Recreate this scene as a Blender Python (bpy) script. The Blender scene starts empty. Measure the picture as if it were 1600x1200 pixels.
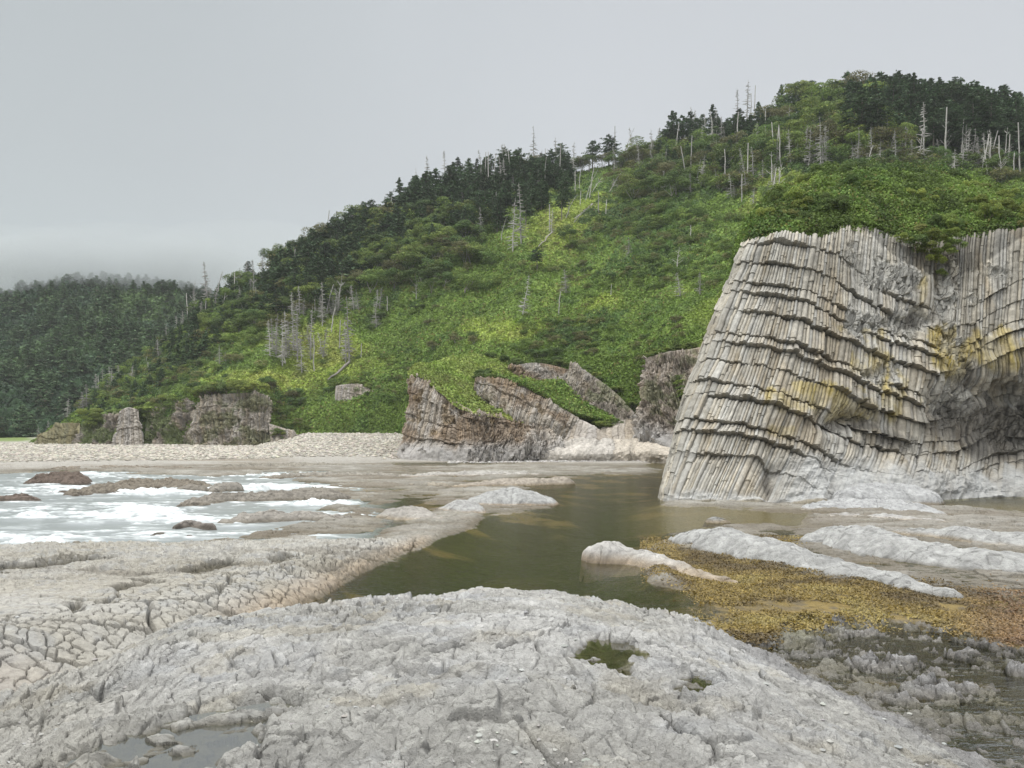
import bpy, math, random
import numpy as np
from mathutils import Vector
random.seed(7); RS = np.random.RandomState(11)
F = 1180.0; VH = 676.0; H = 4.2            # focal length in photo pixels, horizon row, eye height over the sea
SC = bpy.context.scene; COL = SC.collection
R = math.radians

def P(u, v, y): return ((u-800)/F*y, y, H-(v-VH)/F*y)
def Pa(u, v, y): return np.stack([(u-800)/F*y, y, H-(v-VH)/F*y], -1)
def sm(a, b, x):
    t = np.clip((x-a)/(b-a), 0, 1); return t*t*(3-2*t)
def lerp(a, b, t): return a+(b-a)*t
def hsh(i, j, s=0):
    n = (i.astype(np.int64)*374761393 + j.astype(np.int64)*668265263 + s*974634777) & 0xFFFFFFFF
    n = ((n ^ (n >> 13))*1274126177) & 0xFFFFFFFF
    n = ((n ^ (n >> 15))*2246822519) & 0xFFFFFFFF
    return ((n ^ (n >> 16)) & 0xFFFFFF)/float(0xFFFFFF)
def vn(x, y, s=0):
    i = np.floor(x); j = np.floor(y); fx = x-i; fy = y-j
    i = i.astype(np.int64); j = j.astype(np.int64)
    fx = fx*fx*(3-2*fx); fy = fy*fy*(3-2*fy)
    return lerp(lerp(hsh(i, j, s), hsh(i+1, j, s), fx), lerp(hsh(i, j+1, s), hsh(i+1, j+1, s), fx), fy)*2-1
def fbm(x, y, s=0, o=4, g=.5):
    r = 0; a = 1; t = 0
    for k in range(o):
        r = r+a*vn(x*2**k+k*17.3, y*2**k-k*9.1, s+k); t += a; a *= g
    return r/t
def worley(x, y, s=0, jit=.9):
    i = np.floor(x).astype(np.int64); j = np.floor(y).astype(np.int64)
    f1 = np.full(x.shape, 9.); f2 = np.full(x.shape, 9.); h1 = np.zeros(x.shape); dx1 = np.zeros(x.shape); dy1 = np.zeros(x.shape)
    for a in (-1, 0, 1):
        for b in (-1, 0, 1):
            ci = i+a; cj = j+b
            dx = x-(ci+.5+jit*(hsh(ci, cj, s)-.5)); dy = y-(cj+.5+jit*(hsh(ci, cj, s+1)-.5))
            d = np.sqrt(dx*dx+dy*dy)
            n = d < f1
            f2 = np.where(n, f1, np.minimum(f2, d)); h1 = np.where(n, hsh(ci, cj, s+2), h1)
            dx1 = np.where(n, dx, dx1); dy1 = np.where(n, dy, dy1); f1 = np.where(n, d, f1)
    return f1, f2, h1, dx1, dy1
def sdpoly(u, v, poly, sy=1.):
    """signed distance to a closed outline, positive inside"""
    p = np.array(poly, float); q = np.roll(p, -1, 0); d = np.full(u.shape, 1e9); ins = np.zeros(u.shape, bool)
    for (ax, ay), (bx, by) in zip(p, q):
        ex, ey = bx-ax, (by-ay)*sy
        px, py = u-ax, (v-ay)*sy
        t = np.clip((px*ex+py*ey)/(ex*ex+ey*ey+1e-9), 0, 1)
        d = np.minimum(d, np.hypot(px-t*ex, py-t*ey))
        if ay != by:
            c = ((ay > v) != (by > v)) & (u < (bx-ax)*(v-ay)/(by-ay)+ax); ins ^= c
    return np.where(ins, d, -d)

# ---------------------------------------------------------------- mesh helpers
def link(name, V, Fs, mat, parent=None, col=None, smooth=False):
    """V (n,3); Fs a list of (m,k) index arrays; col (n,3|4)"""
    me = bpy.data.meshes.new(name)
    V = np.asarray(V, np.float32).reshape(-1, 3)
    Fs = [np.asarray(f, np.int32) for f in Fs if len(f)]
    me.vertices.add(len(V)); me.vertices.foreach_set('co', V.ravel())
    li = np.concatenate([f.ravel() for f in Fs]); ln = np.concatenate([np.full(len(f), f.shape[1], np.int32) for f in Fs])
    me.loops.add(len(li)); me.loops.foreach_set('vertex_index', li)
    me.polygons.add(len(ln)); me.polygons.foreach_set('loop_start', np.concatenate([[0], np.cumsum(ln)[:-1]]).astype(np.int32))
    try: me.polygons.foreach_set('loop_total', ln)
    except Exception: pass
    me.polygons.foreach_set('use_smooth', np.full(len(ln), smooth, bool))
    if col is not None:
        col = np.asarray(col, np.float32)
        if col.shape[-1] == 3: col = np.concatenate([col.reshape(-1, 3), np.ones((len(V), 1), np.float32)], 1)
        a = me.color_attributes.new('Col', 'FLOAT_COLOR', 'POINT'); a.data.foreach_set('color', col.reshape(-1))
    me.update(calc_edges=True); me.materials.append(mat)
    o = bpy.data.objects.new(name, me); COL.objects.link(o)
    if parent: o.parent = parent
    return o
def gridf(r, c):
    i = np.arange(r*c).reshape(r, c)
    return np.stack([i[:-1, :-1], i[:-1, 1:], i[1:, 1:], i[1:, :-1]], -1).reshape(-1, 4)
def grid(name, X, Y, Z, mat, col=None, smooth=False, parent=None):
    return link(name, np.stack([X, Y, Z], -1).reshape(-1, 3), [gridf(*X.shape)], mat, parent, None if col is None else col.reshape(-1, col.shape[-1]), smooth)
def tag(o, label=None, cat=None, group=None, kind=None):
    if label: o['label'] = label
    if cat: o['category'] = cat
    if group: o['group'] = group
    if kind: o['kind'] = kind
    return o
def empty(name, loc=(0, 0, 0)):
    o = bpy.data.objects.new(name, None); o.location = loc; COL.objects.link(o); o.empty_display_size = .3; return o
class MB:
    def __init__(s): s.V = []; s.T = []; s.Q = []; s.C = []; s.n = 0
    def add(s, V, F, c=(1, 1, 1)):
        V = np.asarray(V, float).reshape(-1, 3); F = np.asarray(F)+s.n
        (s.T if F.shape[1] == 3 else s.Q).append(F); s.V.append(V)
        c = np.asarray(c, float); s.C.append(np.tile(c, (len(V), 1)) if c.ndim == 1 else c); s.n += len(V)
    def tube(s, pts, rad, k=6, c=(1, 1, 1)):
        pts = np.asarray(pts, float); n = len(pts); rad = np.asarray(rad, float)
        d = np.gradient(pts, axis=0); d /= np.linalg.norm(d, axis=1)[:, None]+1e-9
        ref = np.where(np.abs(d[:, 2:3]) > .9, [[1., 0, 0]], [[0, 0, 1.]])
        a = np.cross(d, ref); a /= np.linalg.norm(a, axis=1)[:, None]+1e-9; b = np.cross(d, a)
        th = np.arange(k)*2*math.pi/k
        V = pts[:, None]+rad[:, None, None]*(np.cos(th)[None, :, None]*a[:, None]+np.sin(th)[None, :, None]*b[:, None])
        i = np.arange(n*k).reshape(n, k); j = np.roll(i, -1, 1)
        s.add(V, np.stack([i[:-1], j[:-1], j[1:], i[1:]], -1).reshape(-1, 4), c)
    def build(s, name, mat, parent=None, smooth=False):
        Fs = ([np.concatenate(s.T)] if s.T else [])+([np.concatenate(s.Q)] if s.Q else [])
        return link(name, np.concatenate(s.V), Fs, mat, parent, np.concatenate(s.C), smooth)
def tris(cen, nor, size, rs, asp=1.):
    """leaf-like triangles: centre, rough normal, size"""
    n = len(cen); r = rs.normal(size=(n, 3)); a = np.cross(nor, r); a /= np.linalg.norm(a, axis=1)[:, None]+1e-9
    b = np.cross(nor, a); b /= np.linalg.norm(b, axis=1)[:, None]+1e-9
    sz = np.asarray(size).reshape(-1, 1)*np.ones((n, 1))
    V = np.stack([cen+a*sz*asp, cen-a*sz*.5*asp+b*sz*.6, cen-a*sz*.5*asp-b*sz*.6], 1).reshape(-1, 3)
    return V, np.arange(3*n).reshape(n, 3)

# ---------------------------------------------------------------- materials
def mat(name, rough=.85, spec=.3, attr=True, base=(.3, .3, .3), var=.25, nscale=3., bump=.0, bscale=20., rnd=0., detail=6, trans=0., vari=None):
    m = bpy.data.materials.new(name); m.use_nodes = True; nt = m.node_tree; N = nt.nodes; L = nt.links
    b = N['Principled BSDF']; b.inputs['Roughness'].default_value = rough; b.inputs['Specular IOR Level'].default_value = spec
    if attr:
        a = N.new('ShaderNodeAttribute'); a.attribute_name = 'Col'; c = a.outputs['Color']
    else:
        a = N.new('ShaderNodeRGB'); a.outputs[0].default_value = (*base, 1); c = a.outputs[0]
    geo = N.new('ShaderNodeNewGeometry')
    if var > 0:
        n = N.new('ShaderNodeTexNoise'); n.inputs['Scale'].default_value = nscale; n.inputs['Detail'].default_value = detail
        n.inputs['Roughness'].default_value = .65; L.new(geo.outputs['Position'], n.inputs['Vector'])
        mr = N.new('ShaderNodeMapRange'); mr.inputs['From Min'].default_value = .3; mr.inputs['From Max'].default_value = .7
        mr.inputs['To Min'].default_value = 1-var; mr.inputs['To Max'].default_value = 1+var; L.new(n.outputs['Fac'], mr.inputs['Value'])
        vm = N.new('ShaderNodeVectorMath'); vm.operation = 'SCALE'; L.new(c, vm.inputs[0]); L.new(mr.outputs[0], vm.inputs['Scale']); c = vm.outputs[0]
    if rnd > 0:
        oi = N.new('ShaderNodeObjectInfo'); hs = N.new('ShaderNodeHueSaturation')
        m1 = N.new('ShaderNodeMapRange'); m1.inputs['To Min'].default_value = 1-rnd; m1.inputs['To Max'].default_value = 1+rnd; L.new(oi.outputs['Random'], m1.inputs['Value']); L.new(m1.outputs[0], hs.inputs['Value'])
        mm = N.new('ShaderNodeMath'); mm.operation = 'MULTIPLY'; mm.inputs[1].default_value = 7.31; L.new(oi.outputs['Random'], mm.inputs[0])
        fr = N.new('ShaderNodeMath'); fr.operation = 'FRACT'; L.new(mm.outputs[0], fr.inputs[0])
        m2 = N.new('ShaderNodeMapRange'); m2.inputs['To Min'].default_value = .485; m2.inputs['To Max'].default_value = .51; L.new(fr.outputs[0], m2.inputs['Value']); L.new(m2.outputs[0], hs.inputs['Hue'])
        L.new(c, hs.inputs['Color']); c = hs.outputs[0]
    L.new(c, b.inputs['Base Color'])
    if bump > 0:
        n = N.new('ShaderNodeTexNoise'); n.inputs['Scale'].default_value = bscale; n.inputs['Detail'].default_value = 8; n.inputs['Roughness'].default_value = .7
        L.new(geo.outputs['Position'], n.inputs['Vector']); bp = N.new('ShaderNodeBump'); bp.inputs['Strength'].default_value = 1; bp.inputs['Distance'].default_value = bump
        L.new(n.outputs['Fac'], bp.inputs['Height']); L.new(bp.outputs[0], b.inputs['Normal'])
    if trans > 0:
        t = N.new('ShaderNodeBsdfTranslucent'); L.new(c, t.inputs['Color']); mx = N.new('ShaderNodeMixShader'); mx.inputs[0].default_value = trans
        L.new(b.outputs[0], mx.inputs[1]); L.new(t.outputs[0], mx.inputs[2]); L.new(mx.outputs[0], N['Material Output'].inputs[0])
    return m
M_shore = mat('shore_rock', .85, .3, var=.28, nscale=7, bump=.03, bscale=34)
M_cliff = mat('basalt', .9, .2, var=.26, nscale=2.2, bump=.05, bscale=9)
M_rock = mat('grey_rock', .88, .25, var=.28, nscale=4, bump=.045, bscale=16)
M_hill = mat('hill_soil', .95, .1, var=.3, nscale=.3, bump=.2, bscale=1.2)
M_leaf = mat('leaf', .7, .25, var=.0, trans=.25)
M_cover = mat('cover_leaf', .7, .25, var=.3, nscale=.12, trans=.25)
M_tree = mat('tree_leaf', .75, .2, var=.0, rnd=.3, trans=.2)
M_bark = mat('bark', .9, .1, var=.3, nscale=2, rnd=.25)
M_peb = mat('pebble', .85, .2, var=.2, nscale=1.5)
M_weed = mat('weed', .45, .5, var=.3, nscale=2.5, trans=.2)

# ---------------------------------------------------------------- camera, world, light
cam = bpy.data.cameras.new('camera'); co = bpy.data.objects.new('camera', cam); COL.objects.link(co)
co.location = (0, 0, H); co.rotation_euler = (R(90), 0, 0)
cam.sensor_width = 36; cam.lens = 36*F/1600; cam.shift_y = (VH-600)/1600; cam.clip_end = 5000; cam.clip_start = .1
SC.camera = co
W = bpy.data.worlds.new('World'); SC.world = W; W.use_nodes = True; nt = W.node_tree; N = nt.nodes; L = nt.links
bg = N['Background']; sky = N.new('ShaderNodeTexSky'); sky.sky_type = 'NISHITA'; sky.sun_disc = False
SUN_EL, SUN_AZ = R(52), R(-25)
sky.sun_elevation = SUN_EL; sky.sun_rotation = R(215); sky.air_density = 1; sky.dust_density = 6
tc = N.new('ShaderNodeTexCoord'); sp = N.new('ShaderNodeSeparateXYZ'); L.new(tc.outputs['Generated'], sp.inputs[0])
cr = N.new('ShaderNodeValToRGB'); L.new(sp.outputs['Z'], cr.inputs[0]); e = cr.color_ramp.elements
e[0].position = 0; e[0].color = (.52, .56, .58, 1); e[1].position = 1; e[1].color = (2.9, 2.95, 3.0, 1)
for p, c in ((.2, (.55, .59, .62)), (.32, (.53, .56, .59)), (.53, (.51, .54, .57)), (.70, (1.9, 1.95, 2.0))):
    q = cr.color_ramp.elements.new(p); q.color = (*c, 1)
# the cloud deck is darker and greener over the open sea (to the west)
mr = N.new('ShaderNodeMapRange'); mr.inputs['From Min'].default_value = -.62; mr.inputs['From Max'].default_value = .25; mr.inputs['To Min'].default_value = 0; mr.inputs['To Max'].default_value = 1
mr.interpolation_type = 'SMOOTHSTEP'; L.new(sp.outputs['X'], mr.inputs['Value'])
mw = N.new('ShaderNodeMix'); mw.data_type = 'RGBA'; mw.inputs[6].default_value = (.93, .95, .93, 1); mw.inputs[7].default_value = (1.13, 1.115, 1.11, 1); L.new(mr.outputs[0], mw.inputs[0])
cn = N.new('ShaderNodeTexNoise'); cn.inputs['Scale'].default_value = 1.6; cn.inputs['Detail'].default_value = 3; L.new(tc.outputs['Generated'], cn.inputs['Vector'])
cm = N.new('ShaderNodeMapRange'); cm.inputs['To Min'].default_value = .9; cm.inputs['To Max'].default_value = 1.1; L.new(cn.outputs['Fac'], cm.inputs['Value'])
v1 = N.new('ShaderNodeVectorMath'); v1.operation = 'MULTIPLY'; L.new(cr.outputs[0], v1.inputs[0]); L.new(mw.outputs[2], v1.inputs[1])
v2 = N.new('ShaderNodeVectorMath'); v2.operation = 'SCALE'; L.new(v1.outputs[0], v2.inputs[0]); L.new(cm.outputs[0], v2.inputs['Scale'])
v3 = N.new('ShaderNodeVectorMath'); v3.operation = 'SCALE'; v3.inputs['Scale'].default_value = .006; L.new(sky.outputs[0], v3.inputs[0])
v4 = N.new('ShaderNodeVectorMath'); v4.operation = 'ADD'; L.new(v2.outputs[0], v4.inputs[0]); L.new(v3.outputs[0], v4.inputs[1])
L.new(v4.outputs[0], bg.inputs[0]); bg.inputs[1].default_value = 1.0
sl = bpy.data.lights.new('sun', 'SUN'); sl.energy = 1.5; sl.angle = R(14); sl.color = (1, .97, .93); so = bpy.data.objects.new('sun', sl); COL.objects.link(so)
sd = Vector((-.58, -.12, .80)); so.rotation_euler = sd.to_track_quat('Z', 'Y').to_euler()
SC.view_settings.view_transform = 'Standard'; SC.view_settings.look = 'None'; SC.view_settings.exposure = 0; SC.view_settings.gamma = 1
SC.cycles.use_denoising = True; SC.cycles.max_bounces = 5; SC.cycles.diffuse_bounces = 2; SC.cycles.transparent_max_bounces = 12; SC.cycles.volume_bounces = 3
SC.cycles.use_adaptive_sampling = True; SC.cycles.adaptive_threshold = .02; SC.cycles.caustics_reflective = False; SC.cycles.caustics_refractive = False

#@@GROUND
QG = 1.0
# ---------------------------------------------------------------- shore ground sheet
FC = np.array([(-3000, 1400, 6), (-300, 1200, 7), (0, 1088, 8.5), (100, 1058, 9.2), (200, 1012, 10.5), (300, 968, 12.5), (450, 950, 14), (600, 936, 15.5), (750, 922, 16.5), (860, 924, 16.5),
               (960, 944, 15.6), (1080, 975, 14), (1150, 1010, 13), (1300, 1085, 11), (1450, 1165, 9), (1600, 1240, 8), (4500, 1500, 5)], float)
POOL = [(380, 990), (450, 958), (560, 895), (640, 862), (748, 821), (752, 806), (860, 795), (862, 778), (800, 757), (700, 762), (880, 744), (1000, 742), (1030, 735), (1000, 722), (880, 722), (640, 728), (600, 722), (1060, 716), (1100, 730), (1040, 790), (1260, 800), (1250, 826), (1140, 822),
        (1040, 838), (1000, 862), (1010, 905), (1080, 925), (1120, 950), (1100, 985), (1000, 1010), (700, 1010), (500, 1010)]
SEA = [(-4000, 742), (0, 744), (60, 739), (160, 738), (240, 742), (330, 748), (380, 744), (500, 738), (520, 741), (400, 752), (520, 756), (400, 768), (420, 776), (570, 785), (520, 790), (470, 800), (540, 802), (420, 828), (330, 838), (250, 850), (100, 852), (0, 860), (-4000, 900)]
POOL2 = [(1440, 775), (1520, 770), (1700, 772), (4000, 772), (4000, 800), (1620, 802), (1540, 796), (1470, 788)]
MIDP = [(520, 838), (600, 826), (600, 800), (560, 790), (640, 776), (690, 790), (600, 834), (580, 845)]
WEEDP = [(1020, 842), (1090, 862), (1200, 880), (1290, 905), (1450, 925), (1560, 932), (1700, 945), (1700, 1040), (1560, 1010), (1480, 985), (1350, 968), (1230, 975), (1190, 1003), (1130, 1008), (1090, 985), (1110, 950), (1060, 915), (1010, 880), (1000, 850)]
PUD = [  # perched puddles: outline in image, level
    ([(105, 1205), (170, 1165), (300, 1125), (420, 1102), (455, 1110), (400, 1150), (430, 1170), (360, 1215), (230, 1260)], 2.03),
    ([(880, 1036), (898, 1012), (928, 998), (985, 1008), (1000, 1022), (955, 1042), (905, 1045)], 1.89),
    ([(630, 972), (660, 962), (700, 958), (712, 964), (680, 970), (650, 978), (628, 976)], 1.385), ([(1046, 1088), (1062, 1064), (1098, 1060), (1108, 1078), (1082, 1094)], 1.87), ([(955, 1064), (962, 1050), (985, 1048), (990, 1062), (972, 1070)], 1.82)]
def ground(X, Y, detail=True):
    """height and colour of the shore"""
    u = X/Y*F+800; w = VH+H*F/Y
    wx = fbm(X*.35, Y*.35, 3, 3)
    uw = u+22*wx*np.clip(20/Y, .3, 2.5); ww = w+4*fbm(X*.8, Y*.3, 5, 3)*np.clip(w-700, 5, 140)/60
    # general shelf, elongated along x
    shelf = .13+.2*fbm(X*.10, Y*.2, 8, 4)+.12*fbm(X*.5, Y*.9, 9, 3)
    yb = np.interp(u, [-3000, 0, 300, 500, 640, 850, 1050, 3000], [85, 88, 98, 104, 106, 104, 100, 60])
    beach = np.clip(Y-yb, 0, 400)*np.interp(u, [0, 400, 480, 640, 700, 1050], [.02, .03, .08, .085, .06, .055])
    beach = np.where(beach > 6, 6+(beach-6)*.02, beach)
    z = shelf*sm(5, -10, Y-yb)+beach*1.0+.25*sm(-6, 6, Y-yb)
    # sea, pools
    dS = sdpoly(uw, ww, SEA, 3.); dP = np.maximum(sdpoly(uw, ww, POOL, 2.), sdpoly(uw, ww, MIDP, 2.)*.5); dP2 = sdpoly(uw, ww, POOL2, 2.)
    sea = sm(-14, 14, dS); pool = sm(-16, 16, dP); pool2 = sm(-10, 10, dP2)
    z = lerp(z, -.5+.2*wx, sea)
    deep = -.10-.5*sm(0, 120, dP)*sm(1250, 900, u)+.12*fbm(X*.7, Y*.5, 21, 4)*sm(0, 60, dP)-.12*sm(0, 30, dP)
    z = lerp(z, deep, pool); z = lerp(z, -.15, pool2)
    # seaweed flats and shingle to the right
    dW = sdpoly(uw, ww, WEEDP, 2.); weed = sm(-12, 12, dW)
    z = lerp(z, .015+.03*wx, weed*sm(1000, 1080, u))
    rr = sm(1050, 1200, u)*sm(800, 835, w); near_r = rr*sm(930, 985, w)
    z = lerp(z, .055+.1*fbm(X*.6, Y*.6, 31, 4)-.05*near_r, rr*(1-weed))
    # platform B with polygonal cracks
    lx = np.interp(Y, [8, 14, 17.8, 22.6, 28.5, 34], [-5.2, -5.3, -5.0, -4.3, -3.1, -3.1]); dB = lx-X+.35*wx
    zB = np.interp(Y, [0, 8.6, 11, 20, 25, 28, 30], [.75, .75, 1.18, .62, .38, .16, 0])+.10*wx
    zB = zB-.22*sm(.0, .5, fbm(X*.22, Y*.75, 41, 4))*sm(12, 16, Y)+.10*fbm(X*.3, Y*1.3, 43, 4)*sm(11, 15, Y)
    vB = VH-(zB-H)*F/Y; uc = np.interp(vB, [830, 880, 920, 955, 1010], [640, 470, 300, 90, -200]); zB = zB+.30*np.exp(-((u-uc-50)/130)**2)*sm(34, 26, Y)-.06
    fB = sm(32, 27, Y)*sm(900, 840, 0*w)*np.clip(1-np.exp(-np.clip(dB, 0, 50)/2.0), 0, 1)
    onB = sm(-.1, .4, dB)*sm(31, 27.5, Y)*(1-sea)
    z = np.where(Y < 34, np.maximum(z, lerp(z, fB*zB+.02, onB)), z)
    # foreground dome
    yc = np.interp(u, FC[:, 0], FC[:, 2]); vc = np.interp(u, FC[:, 0], FC[:, 1]); zc = H-(vc-VH)/F*yc
    zn = np.interp(u, [-3000, -300, 0, 800, 1300, 1600, 4000], [1.8, 2.1, 2.2, 2.45, 2.3, 2.0, 1.6])
    t = (Y-3.5)/(yc-3.5); zf = zn+(zc-zn)*t+.10*np.sin(np.clip(t, 0, 1)*math.pi)
    zf = zf+.07*fbm(X*1.4, Y*1.4, 53, 3)+.17*fbm(X*.45+Y*.2, Y*.45, 51, 4)*sm(1.05, .6, t)
    dr = lerp(2.6, 5.5, sm(980, 1150, u))
    fb = sm(yc+dr, yc-.1, Y)
    zz = lerp(z, np.maximum(zf, z), fb); zz = np.where(Y < yc-.1, zf, zz)
    fore = fb
    # details
    dist = np.clip(Y, 4, 200)
    a1 = worley(X*1.1+Y*.35, Y*1.5-X*.25, 61); a2 = worley(X*3.6+Y*1.2, Y*5.2, 71); a3 = worley(X*9+wx, Y*13, 81); a4 = worley(X*23+Y*4, Y*27, 86)
    sx = np.interp(u, [400, 1000], [-.35, .75]); tr = (Y*.9+X*sx)*1.5+1.6*fbm(X*.7, Y*.7, 88, 4)+.25*vn(X*5, Y*5, 89); ts = tr-np.floor(tr); terr = (np.where(ts < .88, ts/.88, (1-ts)/.12)-.5)*.13*sm(-.35, .3, fbm(X*.5+4, Y*.5, 90, 2))
    pl = (a1[2]-.5)*.10+a1[4]*.08+(a2[2]-.5)*.085+(a2[4]*.08+a2[3]*.04)+(a3[2]-.5)*.038+a3[4]*.028+(a4[2]-.5)*.016+terr
    jx = X*.8+.35*Y+.3*fbm(X*.6, Y*.6, 92, 3); jy = Y*.9-.5*X+.3*fbm(X*.7, Y*.5, 93, 3); jl = np.maximum(np.clip(1-np.abs(vn(jx, jy*.35, 94))/.022, 0, 1), np.clip(1-np.abs(vn(jx*.4+7, jy*1.1, 96))/.022, 0, 1))*sm(.35, .6, vn(X*.3, Y*.3, 99)*.5+.5)
    gr = -.07*np.clip(1-(a1[1]-a1[0])/.05, 0, 1)-.03*np.clip(1-(a2[1]-a2[0])/.09, 0, 1)-.014*np.clip(1-(a3[1]-a3[0])/.12, 0, 1)-.006*np.clip(1-(a4[1]-a4[0])/.15, 0, 1)-.09*jl
    rough = .55+.45*sm(-.3, .4, fbm(X*.4, Y*.5, 91, 3))
    und = sm(-.05, .03, zz)
    zz = zz+(pl+gr)*rough*fore*sm(lerp(1.2, 2.6, sm(1000, 1150, u)), lerp(.9, 2.0, sm(1000, 1150, u)), t)
    mid = (1-fore)*(1-onB)
    zz = zz+mid*(1-sea*.5)*(1-pool*.55)*((a1[2]-.5)*.10+(a2[2]-.5)*.05+.10*fbm(X*1.2, Y*1.6, 95, 3)*near_r)*sm(160, 60, Y)*(1-weed*.8)
    nrr = near_r*(1-weed)*(1-fore)
    zz = zz+nrr*(pl*1.1+gr*1.2-.03)+(1-fore)*onB*(1-sm(850, 830, w))*((a2[2]-.5)*.03+a2[4]*.03+(a3[2]-.5)*.015)
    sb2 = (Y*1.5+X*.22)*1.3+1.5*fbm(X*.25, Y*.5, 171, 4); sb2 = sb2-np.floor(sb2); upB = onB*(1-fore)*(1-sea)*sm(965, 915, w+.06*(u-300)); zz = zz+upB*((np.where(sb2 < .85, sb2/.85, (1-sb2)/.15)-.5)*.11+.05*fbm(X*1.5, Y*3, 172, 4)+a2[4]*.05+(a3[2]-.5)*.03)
    pk = np.zeros(X.shape)
    for pp in ([(285, 890), (330, 877), (385, 874), (355, 886), (305, 894)], [(165, 917), (230, 903), (255, 907), (190, 923)], [(-40, 888), (20, 879), (110, 868), (190, 868), (60, 888), (-40, 896)], [(100, 948), (122, 940), (128, 950), (112, 956)], [(420, 872), (450, 866), (462, 872), (430, 878)]):
        pk = np.maximum(pk, sm(-5, 6, sdpoly(u+6*vn(X*2, Y*2, 173), VH-(zz-H)*F/Y+4*vn(X*3, Y*3, 174), pp, 2.)))
    zz = zz-pk*.15*onB*(1-fore)
    # B cracks
    qx = X*3.6+.8*wx+.3*fbm(X*3, Y*3, 97, 2); qy = Y*3.0+X*1.2+.3*fbm(X*3+9, Y*3, 98, 2)
    b1 = worley(qx, qy, 101, .75); b2 = worley(X*.62+.4*wx, Y*.45+.3*wx, 111, .95)
    zone = sm(-16, 12, sdpoly(u, VH-(zz-H)*F/Y, [(-400, 985), (0, 965), (120, 935), (250, 915), (400, 880), (600, 822), (680, 845), (560, 905), (440, 960), (300, 975), (200, 1020), (0, 1100), (-400, 1200)], 1.5)+22*fbm(X*.6, Y*.6, 121, 3))
    crack = np.clip(1-(b1[1]-b1[0])/.11, 0, 1)*zone; crack2 = np.clip(1-(b2[1]-b2[0])/.055, 0, 1)*zone
    ob = onB*(1-fore)
    zz = zz+ob*(-.06*crack-.17*crack2+.035*(1-b1[0])*zone+(b1[2]-.5)*.02+.02*fbm(X*4, Y*6, 131, 3)+.05*(a1[2]-.5)*(1-zone))
    # perched puddles
    wet = np.zeros(X.shape)
    for poly, lv in PUD:
        pts = [((a-800)/F*((H-lv)*F/(b-VH)), (H-lv)*F/(b-VH)) for a, b in poly]
        d = sdpoly(X+.10*vn(X*5, Y*5, 141)+.05*vn(X*14, Y*14, 146), Y+.10*vn(X*5, Y*5, 142)+.06*vn(X*14, Y*14, 147), pts)
        k = sm(-.10, .08, d); tgt = lv-.07+.17*np.clip(fbm(X*2.2+Y*.8, Y*3.8-X*1.6, 151, 3), -.3, .7)
        tgt = tgt+.05*(a2[2]-.3)+.03*(a3[2]-.5)
        k2 = sm(-.9, -.05, d); zz = lerp(zz, np.maximum(zz, lv+.04+(pl+gr)*.8), k2*(1-k)); zz = lerp(zz, tgt, k); wet = np.maximum(wet, sm(-.1, .05, d)*sm(lv+.05, lv-.02, zz))
    zz = zz+.006*vn(X*30, Y*30, 161)*sm(14, 6, Y)
    # ---------------- colour
    n1 = fbm(X*.5, Y*.7, 201, 4)[..., None]; n2 = fbm(X*3, Y*3, 202, 3)[..., None]
    def C(*c): return np.array(c, float)
    light = C(.47, .465, .44); warm = C(.42, .39, .33); tan = C(.30, .26, .20); brown = C(.17, .145, .11); dark = C(.10, .10, .10)
    c = lerp(C(.205, .19, .16), C(.29, .275, .24), sm(-.3, .4, n1)); c = lerp(c, brown, (sm(.0, .35, fbm(X*.16, Y*.45, 203, 4))*.75)[..., None])
    c = lerp(c, C(.33, .31, .275)*1.0+.05*n2, sm(-8, 6, Y-yb)[..., None]); c = lerp(c, C(.47, .45, .43), (sm(690, 860, u)*sm(-2, 14, Y-yb-6))[..., None])
    c = lerp(c, C(.14, .19, .05), (sm(70, 30, u+20*wx)*sm(170, 190, Y))[..., None])
    kS = lerp(brown*.8, dark, .3)
    c = lerp(c, C(.23, .225, .22)*(1+.3*n2), (near_r*(1-weed))[..., None])
    c = lerp(c, C(.13, .125, .12)*(1+.3*n2), (near_r*(1-weed)*sm(-.1, .3, fbm(X*.3, Y*.5, 210, 3)))[..., None]*.6)
    c = lerp(c, C(.24, .225, .2), (rr*(1-near_r)*(1-weed))[..., None]*.6); c = c*(1+near_r*(1-weed)*((a2[2]-.5)*.5+(a3[2]-.5)*.4-.5*np.clip(-gr*14, 0, 1)))[..., None]; c = lerp(c, C(.15, .14, .04), (near_r*(1-weed)*sm(.0, .35, fbm(X*.7, Y*.9, 211, 4))*.6)[..., None])
    cb = lerp(C(.335, .315, .27), C(.375, .36, .325), sm(-.3, .3, n1)); cb = lerp(cb, C(.32, .32, .31), sm(.1, .4, n2)*.5)
    cb = lerp(cb, C(.34, .27, .19), (sm(1.4, .2, dB)*sm(12, 15, Y))[..., None]*.8); cb = lerp(cb, C(.33, .25, .18), (sm(12, 9, Y))[..., None]*.6)
    cb = cb*(1-.5*np.maximum(crack, crack2))[..., None]; cb = lerp(cb, C(.20, .18, .145), (sm(.05, .4, fbm(X*.22, Y*.75, 41, 4))*sm(13, 17, Y)*.6)[..., None])
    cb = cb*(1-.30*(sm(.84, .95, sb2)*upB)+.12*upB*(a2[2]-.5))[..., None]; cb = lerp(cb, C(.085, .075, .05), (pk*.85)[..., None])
    c = lerp(c, cb, onB[..., None])
    cf = lerp(C(.33, .322, .298), C(.405, .397, .378), sm(-.3, .3, n1)); cf = lerp(cf, C(.33, .30, .235), (sm(.15, .5, fbm(X*.9, Y*1.3, 204, 4)))[..., None]*.45)
    cf = lerp(cf, C(.33, .335, .34), (sm(.1, .5, fbm(X*1.3, Y*1.6, 214, 4)))[..., None]*.5)
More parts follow.
